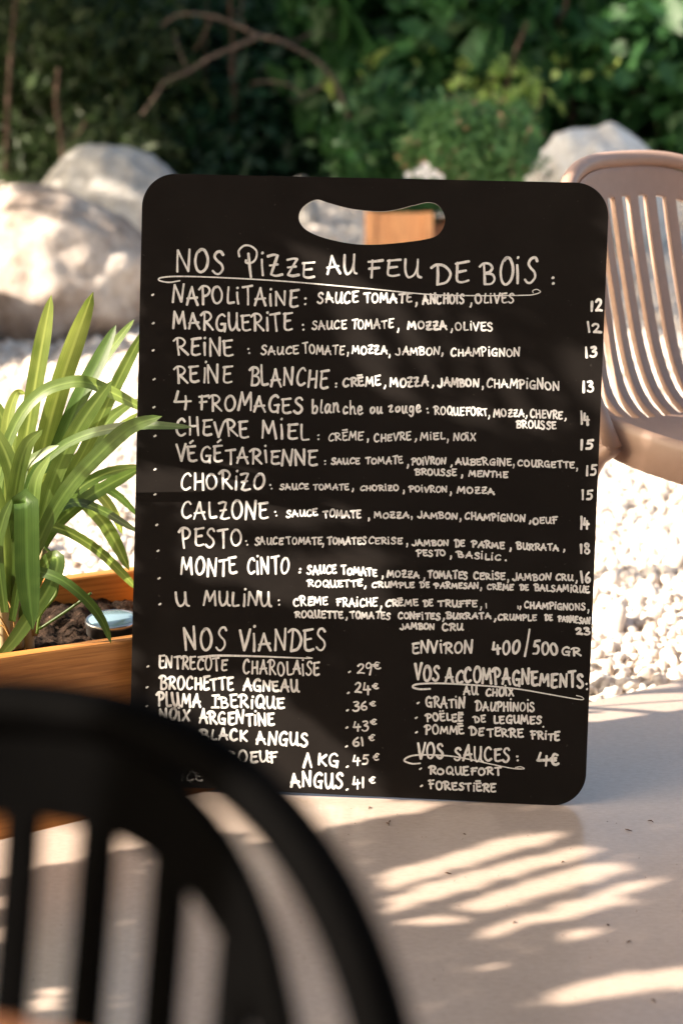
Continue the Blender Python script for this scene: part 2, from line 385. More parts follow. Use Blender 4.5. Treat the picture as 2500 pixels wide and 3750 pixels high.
# hand lettering: one-stroke capitals drawn with a marker
G = {}
def gl(ch, w_, *st): G[ch] = (w_, [(s[0] == 's', [tuple(map(float, q.split(','))) for q in s.lstrip('s').split()]) for s in st])
gl('A', .72, '0,-.02 .33,1.0', '.33,1 .45,.5 .7,-.02', '.02,.33 .66,.4')
gl('B', .62, 's-.12,.86 .08,1.02 .38,1 .52,.8 .38,.6 .14,.53', 's.14,.53 .5,.48 .62,.24 .46,.02 .1,-.01', '.1,.98 .12,0')
gl('C', .62, 's.6,.84 .44,1 .2,.85 .06,.5 .1,.16 .32,0 .6,.14')
gl('D', .68, 's-.14,.88 .08,1.02 .42,.92 .66,.52 .5,.1 .1,-.01', '.13,.96 .12,0')
gl('E', .55, 's.08,.96 .07,.5 .08,.1 .28,.0 .56,.07', '.0,.92 .56,1.0', '.08,.5 .44,.56')
gl('F', .55, '.12,1 .14,-.02', 's-.05,.9 .2,.93 .56,1.0', '.0,.5 .44,.56')
gl('G', .68, 's.6,.88 .42,1 .16,.82 .05,.45 .14,.1 .36,.0 .56,.1 .6,.42', '.36,.4 .66,.43', '.6,.42 .6,-.06')
gl('H', .64, '.08,1 .08,-.01', '.56,1 .6,-.02', '.08,.46 .6,.52')
gl('I', .18, '.08,1 .1,-.02')
gl('|', .52, '-.02,.98 .52,1.02', '.25,1 .25,0', '-.04,.0 .54,.03')
gl('i', .2, '.08,.8 .11,-.02', '.1,1.1 .13,1.15')
gl('ï', .2, '.08,.8 .11,-.02', '-.04,1.1 -.02,1.14', '.2,1.14 .22,1.18')
gl('J', .5, 's.42,1 .46,.4 .36,.05 .16,-.03 -.06,.14')
gl('K', .6, '.08,1 .1,-.02', '.56,1 .14,.45', '.14,.48 .62,-.02')
gl('L', .48, 's.08,1 .07,.4 .1,.06 .22,0 .5,.05')
gl('M', .84, '0,-.02 .12,1', '.12,1 .38,.28', '.38,.28 .68,1', '.68,1 .8,-.02')
gl('N', .68, '.02,-.02 .06,1', '.06,1 .56,.02', 's.56,.02 .6,.5 .64,1.06')
gl('O', .7, 's.4,1 .16,.9 .04,.5 .14,.1 .36,-.01 .6,.2 .66,.6 .5,.95 .3,1.0 .2,.9')
gl('0', .56, 's.3,1 .1,.85 .03,.45 .12,.08 .28,-.01 .48,.2 .54,.6 .42,.95 .24,1')
gl('P', .58, 's-.14,.82 .08,1.02 .4,1 .56,.78 .4,.52 .12,.44', '.1,.96 .14,-.03')
gl('\u01a4', .78, 's-.06,.66 -.1,.85 .1,1.02 .38,1 .62,.84 .62,.6 .46,.46 .24,.46 .22,.54', '.3,.76 .48,-.03')
gl('Q', .74, 's.4,1 .16,.9 .04,.5 .14,.1 .36,.0 .6,.2 .64,.6 .48,.95 .28,1.0', '.4,.26 .76,-.1')
gl('R', .64, 's-.14,.84 .08,1.02 .38,1 .54,.78 .38,.54 .12,.46', '.1,.96 .12,-.02', '.2,.48 .68,.0')
gl('S', .56, 's.52,.86 .4,1 .2,.96 .1,.76 .24,.58 .44,.42 .5,.2 .34,.0 .16,-.01 .0,.12')
gl('T', .6, '-.02,.92 .62,1.02', '.32,.97 .34,-.02')
gl('U', .66, 's.04,1 .05,.4 .16,.04 .3,.02 .46,.2 .56,.6 .57,1', 's.57,1 .57,.3 .62,.06 .74,.0')
gl('V', .6, '.0,1 .3,-.01', '.3,-.01 .6,1.06')
gl('X', .58, '.02,1 .6,-.02', '.58,1 .0,0')
gl('Z', .56, 's.02,.92 .3,1 .48,.97', '.48,.97 .08,.05', 's.08,.05 .3,-.01 .6,.06', '.06,.48 .44,.54')
gl('É', .55, 's.08,.96 .07,.5 .08,.1 .28,.0 .56,.07', '.0,.92 .56,1.0', '.08,.5 .44,.56', '.26,1.2 .46,1.36')
gl('Ē', .55, 's.08,.96 .07,.5 .08,.1 .28,.0 .56,.07', '.0,.92 .56,1.0', '.08,.5 .44,.56', '.0,1.24 .5,1.27')
gl('È', .55, 's.08,.96 .07,.5 .08,.1 .28,.0 .56,.07', '.0,.92 .56,1.0', '.08,.5 .44,.56', '.06,1.36 .36,1.2')
gl('Ë', .55, 's.08,.96 .07,.5 .08,.1 .28,.0 .56,.07', '.0,.92 .56,1.0', '.08,.5 .44,.56', '.06,1.25 .1,1.28', '.38,1.3 .42,1.34')
gl('1', .26, '.1,1 .13,0')
gl('Λ', .4, '0,.0 .18,1', '.18,1 .36,0')
gl('2', .58, 's.02,.8 .2,1 .42,.92 .42,.62 .2,.25 .05,.04', 's.05,.04 .3,.07 .6,.02')
gl('3', .5, 's.04,.94 .3,1 .44,.82 .2,.56', 's.2,.56 .5,.42 .46,.1 .22,-.01 .0,.1')
gl('4', .6, 's.14,1 .05,.5 .04,.4 .62,.44', '.42,.74 .4,-.03')
gl('5', .52, '.52,1 .14,.96', '.14,.96 .1,.58', 's.1,.58 .34,.62 .46,.36 .34,.05 .02,.02')
gl('6', .5, 's.44,1 .16,.7 .03,.3 .18,.0 .44,.1 .46,.38 .22,.46 .06,.28')
gl('8', .5, 's.42,.88 .22,1 .06,.8 .28,.52 .5,.25 .3,0 .06,.14 .14,.42 .44,.74 .42,.88')
gl('9', .52, 's.46,.8 .26,.98 .05,.76 .14,.52 .38,.6 .48,.86 .42,.4 .32,-.02')
gl('€', .54, 's.52,.9 .28,1 .1,.62 .12,.16 .32,0 .54,.12', '-.04,.6 .4,.64', '-.04,.38 .36,.42')
gl(':', .2, '.08,.08 .12,.14', '.06,.62 .1,.68')
gl(',', .2, 's.12,.12 .12,-.1 .04,-.38')
gl('.', .2, '.06,.02 .1,.08')
gl('/', .3, '.0,-.06 .26,1.42')
gl('b', .5, '.04,1 .08,.02', 's.08,.3 .28,.56 .46,.36 .36,.04 .08,.04')
gl('l', .2, 's.1,1 .07,.25 .12,.02 .24,.02')
gl('a', .52, 's.44,.5 .22,.56 .05,.28 .18,.0 .38,.16 .45,.5', 's.45,.5 .46,.12 .58,.0')
gl('n', .5, '.05,.56 .07,-.02', 's.07,.32 .26,.56 .4,.42 .42,.1 .54,.0')
gl('c', .42, 's.4,.46 .24,.56 .06,.3 .16,.02 .42,.1')
gl('h', .5, '.06,1 .06,-.02', 's.06,.3 .26,.56 .4,.42 .42,.08 .52,.0')
gl('e', .46, 's.05,.26 .36,.32 .36,.52 .2,.56 .05,.3 .16,.0 .48,.1')
gl('o', .48, 's.28,.56 .08,.46 .06,.14 .24,.0 .44,.2 .4,.5 .24,.56')
gl('u', .54, 's.05,.56 .06,.15 .2,.0 .36,.2 .42,.56', 's.42,.56 .43,.12 .56,.0')
gl('r', .42, 's-.02,.46 .2,.54 .32,.52 .1,.06', 's.1,.06 .24,.0 .42,.06')
gl('g', .5, 's.42,.5 .2,.56 .06,.28 .2,.04 .42,.26', 's.43,.54 .42,-.14 .24,-.38 .02,-.22')

CROP = dict(a=(480, 860), b=(1340, 860), c=(480, 1220), d=(1340, 1220), e=(480, 1580), f=(1340, 1580), g=(480, 1920), h=(1340, 1920), i=(480, 2270), j=(1340, 2270), k=(480, 2560), l=(1340, 2600))
KS = 900/1568
def cpx(c, x, y): return CROP[c][0]+x*KS, CROP[c][1]+y*KS
zlay = [0]
def ribbon(px_pts, w_px, taper=None):
    """marker stroke along photo pixels, returned as a flat ribbon on the board's face"""
    P = [np.array(b_uv(*p)) for p in px_pts]
    q = [P[0]]
    for p in P[1:]:
        if np.linalg.norm(p-q[-1]) > 1e-5: q.append(p)
    P = q
    if len(P) < 2: P.append(P[0]+np.array([.0004, .0004]))
    n = len(P); hw = w_px*KS*.00032*.5
    zlay[0] = (zlay[0]+1) % 12
    yy = -.0003-.00003*zlay[0]
    V, Fc = [], []
    Ns = []
    for i in range(n):
        t = P[min(i+1, n-1)]-P[max(i-1, 0)]; t = t/(np.linalg.norm(t)+1e-9); Ns.append(np.array([-t[1], t[0]]))
    wv = 1+.16*np.sin(np.linspace(0, 3.1, n)+random.random()*6)
    tp = np.ones(n) if taper is None else np.interp(np.linspace(0, 1, n), *taper)
    for i in range(n):
        for s in (1, -1):
            c = P[i]+Ns[i]*hw*s*wv[i]*tp[i]; V.append((c[0], yy, c[1]))
    for i in range(n-1): Fc.append((2*i, 2*i+1, 2*i+3, 2*i+2))
    for end in (0, n-1):
        c = P[end]; nn_ = Ns[end]; tt = np.array([nn_[1], -nn_[0]])*(-1 if end == 0 else 1)
        hwk = hw*wv[end]*tp[end]; k0 = len(V)
        for k in range(1, 6):
            a = math.pi*k/6; p = c+nn_*hwk*math.cos(a)+tt*hwk*.8*math.sin(a); V.append((p[0], yy, p[1]))
        Fc.append(tuple([2*end]+list(range(k0, k0+5))+[2*end+1]))
    return V, Fc
def word(txt, c, x0, y0, x1, y1, cap, wgt):
    adv = []; x = 0
    for ch in txt:
        if ch == ' ': x += .5; adv.append(x); continue
        adv.append(x); x += G[ch][0]+.2
    tot = max(x-.2, .1); out = []
    if len(txt) > 1: x0 += wgt*.38; x1 -= wgt*.38
    if txt not in ':,./': y0 -= wgt*.25; y1 -= wgt*.25; cap -= wgt*.45
    for ch, ax in zip(txt, adv):
        if ch == ' ': continue
        jx, jy, js, sk = random.gauss(0, .02), random.gauss(0, .045), 1+random.gauss(.02, .075), random.gauss(.0, .055)
        for sm, pts in G[ch][1]:
            pp = smooth(pts, max(8, 5*len(pts))) if sm else smooth([pts[0]]+[((pts[i][0]+pts[i+1][0])/2+random.gauss(0, .012), (pts[i][1]+pts[i+1][1])/2) for i in range(len(pts)-1) for _ in (0,)][:1]+[pts[-1]], 6) if len(pts) == 2 else [np.array(q) for q in pts]
            res = []
            for q in pp:
                u = (ax+q[0]+jx+sk*q[1])/tot; v = (q[1]*js+jy)*cap
                res.append(cpx(c, x0+(x1-x0)*u, y0+(y1-y0)*u-v))
            out.append(ribbon(res, wgt*random.uniform(.92, 1.08)))
    return out
HW, IW, SW, PW = 17, 16, 11.5, 13
LINES = [
 ('heading', [('NOS','a',288,240,602,250,142,HW),('\u01a4','a',690,275,812,275,208,HW),('iZZE','a',822,263,1172,268,126,HW),('AU','a',1245,255,1440,245,115,HW),('FEU','b',8,272,345,275,118,HW),('DE','b',430,320,662,305,132,HW),('BOiS','b',735,318,1085,315,165,HW),(':','b',1178,318,1210,318,62,HW)]),
 ('menu_line', [('NAPOLiTAiNE','a',262,437,1068,455,108,IW),(':','a',1096,448,1118,448,62,14),('SAUCE','a',1185,438,1450,435,66,15),('TOMATE','b',-18,435,295,438,62,15),(',','b',312,440,326,440,50,14),('ANCHOiS','b',358,443,628,440,62,14),(',','b',662,440,675,440,50,12),('OLiVES','b',690,438,945,440,65,12)]),
 ('menu_line', [('MARGUERiTE','a',265,605,1035,620,112,IW),(':','a',1092,608,1112,608,55,13),('SAUCE','a',1150,607,1375,600,58,SW),('TOMATE','b',-98,603,175,598,60,SW),(',','b',200,600,212,600,48,SW),('MOZZA','b',262,605,520,608,58,15),(',','b',540,606,552,606,50,SW),('OLiVES','b',565,612,812,612,52,SW)]),
 ('menu_line', [('REiNE','c',285,147,660,150,108,IW),(':','c',742,136,764,136,48,13),('SAUCE','c',825,140,1070,135,58,SW),('TOMATE','c',1092,132,1360,138,62,SW),(',','c',1378,132,1390,132,45,SW),('MOZZA','d',-93,135,138,135,54,14),(',','d',144,138,156,138,45,SW),('JAMBON','d',190,140,472,142,52,SW),(',','d',480,134,494,134,45,SW),('CHAMPiGNON','d',535,148,985,150,52,SW)]),
 ('menu_line', [('REiNE','c',285,315,648,322,112,IW),('BLANCHE','c',752,332,1255,352,112,IW),(':','c',1300,345,1322,345,42,14),('CRĒME','d',-153,345,95,332,62,14),(',','d',116,338,128,338,42,SW),('MOZZA','d',150,345,400,343,60,14),(',','d',420,335,434,335,40,SW),('JAMBON','d',455,340,722,345,56,14),(',','d',734,342,748,342,42,SW),('CHAMPiGNON','d',765,346,1235,362,58,SW)]),
 ('menu_line', [('4','c',278,490,380,490,118,IW),('FROMAGES','c',430,495,1100,513,104,IW),('blan','c',1148,515,1330,510,92,14),('che','c',1345,520,1482,520,88,14),('ou','d',22,515,108,510,72,13),('rouge','d',142,508,350,505,74,13),(':','d',385,512,402,512,48,13),('ROQUEFORT','d',432,520,778,530,52,SW),(',','d',780,528,792,528,42,SW),('MOZZA','d',810,535,1010,532,50,SW),(',','d',1016,532,1030,532,42,SW),('CHEVRE','d',1042,540,1255,548,54,SW),(',','d',1266,545,1280,545,40,SW),('BROUSSE','d',952,605,1213,615,50,SW)]),
 ('menu_line', [('CHEVRE','c',282,652,755,670,106,IW),('MiEL','c',832,672,1135,685,108,IW),(':','c',1186,682,1208,682,46,13),('CRĒME','c',1252,690,1482,685,54,SW),(',','f',8,55,18,55,48,SW),('CHEVRE','f',47,68,287,52,52,SW),(',','f',312,50,324,50,45,SW),('MiEL','f',343,56,503,52,46,SW),(',','f',514,54,526,54,45,SW),('NOïX','f',552,60,697,62,48,SW)]),
 ('menu_line', [('VÉGÉTARiENNE','e',285,188,1195,220,98,IW),(':','e',1225,212,1243,212,40,12),('SAUCE','e',1272,211,1463,206,42,12),('TOMATE','f',-8,210,238,204,44,12),(',','f',262,214,274,214,42,11),('POiVRON','f',286,215,510,210,44,12),(',','f',537,215,549,215,30,11),('AUBERGiNE','f',567,214,930,218,44,12),(',','f',934,216,948,216,46,11),('COURGETTE','f',962,222,1330,238,44,12),(',','f',1338,238,1350,238,36,11),('BROUSSE','f',308,280,578,283,42,12),(',','f',604,280,616,280,42,11),('MENTHE','f',650,288,903,296,42,12)]),
 ('menu_line', [('CHORiZO','e',310,370,852,373,110,IW),(':','e',890,370,910,370,40,13),('SAUCE','e',945,374,1137,370,38,11),('TOMATE','e',1158,372,1390,376,40,11),(',','e',1408,370,1424,370,42,11),('CHORiZO','f',-43,378,212,380,38,11),(',','f',232,380,246,380,40,11),('POiVRON','f',272,388,522,388,40,12),(',','f',532,388,546,388,42,11),('MOZZA','f',578,392,822,402,42,12)]),
 ('menu_line', [('CALZONE','e',315,555,878,560,114,IW),(':','e',918,540,940,540,42,13),('SAUCE','e',985,548,1193,540,48,13),('TOMATE','e',1222,550,1470,555,50,13),(',','f',10,555,24,555,45,12),('MOZZA','f',49,553,275,555,42,12),(',','f',286,550,298,550,40,12),('JAMBON','f',328,555,585,562,42,12),(',','f',596,562,608,562,42,12),('CHAMPiGNON','f',624,565,1018,578,46,12),(',','f',1036,578,1050,578,42,12),('OEUF','f',1057,590,1220,592,42,12)]),
 ('menu_line', [('PESTO','g',318,143,712,143,116,IW),(':','g',734,134,754,134,48,12),('SAUCE','g',785,135,972,130,50,12),('TOMATE','g',988,128,1218,130,46,12),(',','g',1218,128,1232,128,48,12),('TOMATES','g',1248,130,1503,128,46,13),('CERiSE','h',10,126,232,130,42,12),(',','h',254,128,266,128,38,12),('JAMBON','h',292,138,530,138,38,12),('DE','h',562,145,633,145,44,13),('PARME','h',672,148,885,158,44,13),(',','h',914,155,926,155,42,12),('BURRATA','h',956,160,1230,172,44,12),(',','h',1256,168,1270,168,38,12),('PESTO','h',320,205,510,205,42,12),(',','h',536,205,546,205,42,12),('BASiLiC','h',583,213,858,232,42,12),('.','h',888,234,902,234,42,14)]),
 ('menu_line', [('MONTE','g',316,328,680,332,118,IW),('CiNTO','g',735,318,1012,322,108,IW),(':','g',1062,312,1086,312,40,15),('SAUCE','g',1117,325,1313,318,58,15),('TOMATE','h',-163,318,75,335,50,14),(',','h',100,332,112,332,40,13),('MOZZA','h',130,338,345,345,44,13),(',','h',364,345,376,345,38,12),('TOMATES','h',388,342,650,352,48,13),('CERiSE','h',680,352,890,355,46,13),(',','h',900,356,912,356,38,12),('JAMBON','h',930,358,1180,360,44,12),('CRU','h',1202,358,1320,362,42,12),(',','h',1334,362,1346,362,38,12),('ROQUETTE','g',1122,402,1480,398,46,13),(',','g',1490,398,1500,398,38,12),('CRUMPLE','h',32,405,312,408,38,12),('DE','h',342,408,405,408,38,12),('PARMESAN','h',436,410,722,412,38,12),(',','h',726,410,738,410,38,12),('CRĒME','h',767,418,942,422,38,12),('DE','h',978,425,1038,425,40,12),('BALSAMiQUE','h',1068,425,1425,438,44,12)]),
 ('menu_line', [('U','g',288,518,362,518,88,IW),('MULiNU','g',458,520,895,525,90,IW),(':','g',938,516,958,516,45,13),('CRĒME','g',1032,525,1258,515,54,13),('FRAiCHE','h',-190,524,75,525,54,13),(',','h',90,525,102,525,40,12),('CRĒME','h',117,525,335,522,44,13),('DE','h',362,525,430,525,44,13),('TRUFFE','h',454,525,710,530,42,13),(',','h',727,530,739,530,44,12),(',','h',979,530,991,530,44,12),('CHAMPiGNONS','h',1005,538,1400,552,44,12),(',','h',1410,550,1422,550,38,12),('ROQUETTE','g',1042,598,1355,603,46,13),(',','g',1368,598,1382,598,40,12),('TOMATES','h',-106,605,157,608,44,13),('CONFiTES','h',199,605,475,610,44,13),(',','h',486,606,498,606,38,12),('BURRATA','h',506,605,800,608,42,13),(',','h',816,608,828,608,42,12),('CRUMPLE','h',835,612,1088,615,40,12),('DE','h',1136,618,1190,618,40,12),('PARMESAN','h',1222,622,1430,638,40,12),(',','h',1432,640,1444,640,38,12),('JAMBON','h',214,670,440,672,40,13),('CRU','h',482,680,620,680,46,13)]),
 ('heading', [('NOS','i',340,198,605,190,148,17),('ViANDES','i',682,195,1250,200,140,17)]),
 ('heading', [('ENViRON','j',287,217,682,215,76,16),('400','j',802,222,980,212,86,16),('/','j',1012,228,1038,228,96,16),('500','j',1058,225,1228,225,84,16),('GR','j',1243,228,1370,230,56,14)]),
 ('menu_line', [('ENTRECOTE','i',172,305,615,332,82,15),('CHAROLAiSE','i',712,345,1205,355,86,14)]),
 ('menu_line', [('BROCHETTE','i',180,445,655,450,86,17),('AGNEAU','i',712,448,1070,465,75,16)]),
 ('menu_line', [('PLUMA','i',165,545,450,557,84,17),('|BERiQUE','i',512,558,980,570,80,16)]),
 ('menu_line', [('NOiX','i',180,648,375,645,78,17),('ARGENTiNE','i',430,660,920,680,78,17)]),
 ('menu_line', [('BLACK','k',440,262,745,270,74,17),('ANGUS','k',798,290,1130,298,84,17)]),
 ('menu_line', [('BOEUF','k',610,405,940,405,74,17),('Λ','k',1095,435,1150,435,100,17),('KG','k',1183,415,1325,440,80,17)]),
 ('menu_line', [('iNCE','k',250,522,460,525,58,15),('ANGUS','k',1015,562,1355,575,95,18)]),
 ('heading', [('VOS','j',303,388,468,392,98,18),('ACCOMPAGNEMENTS','j',498,395,1393,440,98,18),(':','j',1400,446,1418,446,55,14)]),
 ('menu_line', [('AU','j',617,480,712,478,58,14),('CHOiX','j',757,487,943,490,54,14)]),
 ('menu_line', [('GRATiN','j',377,555,635,565,64,14),('DAUPHiNOiS','j',694,580,1078,588,62,13)]),
 ('menu_line', [('POËLEĒ','j',380,648,620,648,52,14),('DE','j',686,655,763,655,48,14),('LEGUMES','j',810,662,1120,665,50,14),('.','l',1122,108,1136,108,40,13)]),
 ('menu_line', [('POMMĒ','l',372,155,628,158,54,14),('DE','l',660,165,750,165,52,14),('TERRE','l',765,168,1003,175,52,14),('FRiTE','l',1048,188,1235,197,52,14)]),
 ('heading', [('VOS','l',322,305,500,315,94,16),('SAUCES','l',557,326,920,335,94,16),(':','l',954,328,974,328,46,14),('4','l',1090,360,1172,360,92,17),('€','l',1180,355,1226,355,70,16)]),
 ('menu_line', [('ROQUEFORT','l',398,412,862,418,52,14)]),
 ('menu_line', [('FORESTiĒRE','l',400,503,830,525,54,14)]),
]
for nm, ws in LINES:
    if len(ws) <= 4 or nm == 'heading':
        for q in ws: mk(nm, *join(word(*q)), M['paint'], board, False)
        continue
    ps = []
    for q in ws: ps += word(*q)
    mk(nm, *join(ps), M['paint'], board, False)
PR = [('12','b',1420,490,1505,490,68),('12','b',1403,625,1505,625,64),('13','d',1388,158,1468,156,68),('13','d',1372,378,1450,378,76),('14','d',1360,585,1430,588,78),('15','f',1355,118,1448,116,68),('15','f',1393,280,1472,280,68),('15','f',1367,438,1448,436,65),('14','f',1357,625,1422,625,74),('18','h',1355,187,1428,187,62),('16','h',1365,375,1432,373,68),('23','j',1337,97,1430,97,50)]
for q in PR: mk('price', *join(word(*q, 16)), M['paint'], board, False)
for (n1, e1) in ((('29','i',1432,348,1545,348,78),('€','j',52,312,94,312,44)),(('24','i',1422,472,1530,475,68),('€','j',45,440,78,440,38)),(('36','i',1408,585,1508,585,65),('€','j',30,553,62,553,38)),(('43','k',1412,205,1515,205,65),('€','j',30,668,65,668,38)),(('61','k',1408,305,1492,303,58),('€','k',1520,268,1553,268,38)),(('45','k',1410,422,1520,420,62),('€','l',46,320,79,320,42)),(('41','k',1410,575,1494,568,75),('€','k',1520,540,1555,540,40))):
    mk('price', *join(word(*n1, 13)+word(*e1, 10)), M['paint'], board, False)
DOT = [('a',140,383),('a',142,565),('c',143,110),('c',148,295),('c',148,473),('e',153,30),('e',153,243),('e',153,403),('e',165,597),('g',173,170),('g',180,345),('g',185,510),('i',108,298),('i',104,430),('i',103,550),('i',1393,332),('i',1384,467),('i',1380,577),('k',1375,183),('k',1373,303),('k',1378,432),('k',1378,577),('j',332,530),('j',320,625),('l',320,143),('l',347,375),('l',352,485)]
for c, x, y in DOT: mk('bullet', *ribbon([cpx(c, x-5, y+2), cpx(c, x, y), cpx(c, x+5, y-4)], 13), M['paint'], board, False)
TP = ([0, .15, .5, .8, 1], [1, 1.1, .7, .45, .5])
SWO = [([('a',312,293),('a',240,303),('a',180,290),('a',200,272),('a',330,265),('a',620,275),('a',1000,298),('b',0,342),('b',400,380),('b',700,388),('b',1000,386),('b',1070,380),('b',1110,365),('b',1088,348),('b',1062,356),('b',1064,370)], 11),
       ([('i',430,238),('i',560,228),('i',800,232),('i',1080,243),('i',1155,244),('i',1120,236)], 14),
       ([('j',408,440),('j',340,442),('j',298,428),('j',330,410),('j',480,405),('j',750,420),('j',960,440),('j',1150,472),('j',1320,502),('j',1382,508),('j',1375,492),('j',1340,482)], 13),
       ([('l',345,340),('l',290,342),('l',243,322),('l',280,295),('l',360,286),('l',520,292),('l',660,315),('l',800,346),('l',930,372),('l',1005,375),('l',985,362),('l',950,367)], 12)]
for pts, wd in SWO: mk('underline', *ribbon([cpx('a', *( ((p[0]-480)/KS, (p[1]-860)/KS) )) for p in smooth([cpx(*q) for q in pts], 160)], wd, TP), M['paint'], board, False)
# half wiped-out word
for q in ([(764, 505), (766, 535)], [(966, 520), (968, 538)]): mk('wiped_mark', *ribbon([cpx('h', *k) for k in q], 8), M['paint'], board, False)

# ------------------------------------------------------------------ wooden trough behind the board, with soil, plant and light
PZ = .193
pa = at_z(0, 2410, PZ)[:2]; pb = at_z(490, 2340, PZ)[:2]; pd = (pb-pa)/np.linalg.norm(pb-pa); pn2 = np.array([-pd[1], pd[0]])
ang = math.atan2(pd[1], pd[0])
pl = empty('planter_trough', (pb[0], pb[1], -.17), ang, 'long orange-stained wooden trough planter at the terrace edge, left of the menu board', 'planter')
X0, X1, DEP, T, HH = -.75, .16, .34, .022, PZ+.17
fb = join([box(X0, X1, .0, T, 0, HH-.142), box(X0, X1, .0015, T, HH-.1405, HH)])
bevel(mk('front_board', *fb, M['cedar'], pl, False), .004)
bevel(mk('back_board', *box(X0, X1, DEP-T, DEP, 0, HH), M['cedar'], pl, False), .004)
for x in (X0, X1-T): bevel(mk('end_board', *box(x+.001, x+T-.001, T, DEP-T, 0, HH-.002), M['cedar'], pl, False), .003)
n1, n2 = 120, 44
V = []; 
for j in range(n2+1):
    for i in range(n1+1):
        x = X0+T+(X1-X0-2*T)*i/n1; y = T+(DEP-2*T)*j/n2
        z = HH-.045+.022*mnoise.noise((x*9, y*9, 1))+.014*mnoise.noise((x*45, y*45, 3))+.006*random.random()
        V.append((x, y, z))
Fc = [(j*(n1+1)+i, j*(n1+1)+i+1, (j+1)*(n1+1)+i+1, (j+1)*(n1+1)+i) for j in range(n2) for i in range(n1)]
mk('soil', V, Fc, M['soil'], pl)

def leaf(pts, d, wpx, tw=0., fold=.13, base=.72, tip=.24, roll=0.):
    """strap leaf: centre line given by where it is seen, with its own distance from camera along its length"""
    D = np.interp(np.linspace(0, 1, len(pts)), np.linspace(0, 1, len(d)), d)
    P = np.array(smooth([at_d(x, y, dd) for (x, y), dd in zip(pts, D)], 26)); n = len(P)
    seg = np.concatenate([[0], np.cumsum(np.linalg.norm(np.diff(P, axis=0), axis=1))]); seg /= seg[-1]
    wid = wpx/FPX*np.mean(D)*1.03
    V, UV, Fc = [], [], []
    for i in range(n):
        t = P[min(i+1, n-1)]-P[max(i-1, 0)]; t /= np.linalg.norm(t); s = seg[i]
        view = CC-P[i]; view /= np.linalg.norm(view)
        b = np.cross(t, view); b /= np.linalg.norm(b); nn_ = np.cross(b, t)
        a = tw+roll*s; bb = b*math.cos(a)+nn_*math.sin(a); nb = -b*math.sin(a)+nn_*math.cos(a)
        ww = wid*.5*min(1, base+(1-base)*s/.45)*(1 if s < 1-tip else max(.02, max(0, 1-((s-1+tip)/tip)**2)**.6))
        for k in (-1, -.5, 0, .5, 1):
            V.append(P[i]+bb*ww*k+nb*ww*fold*(abs(k)**1.3-.4)); UV.append(((k+1)/2, s))
    for i in range(n-1):
        for k in range(4): Fc.append((5*i+k, 5*i+k+1, 5*i+k+6, 5*i+k+5))
    return V, Fc, UV
def c4(*q): return [(x*.6375, 1000+y*.6375) for x, y in q]
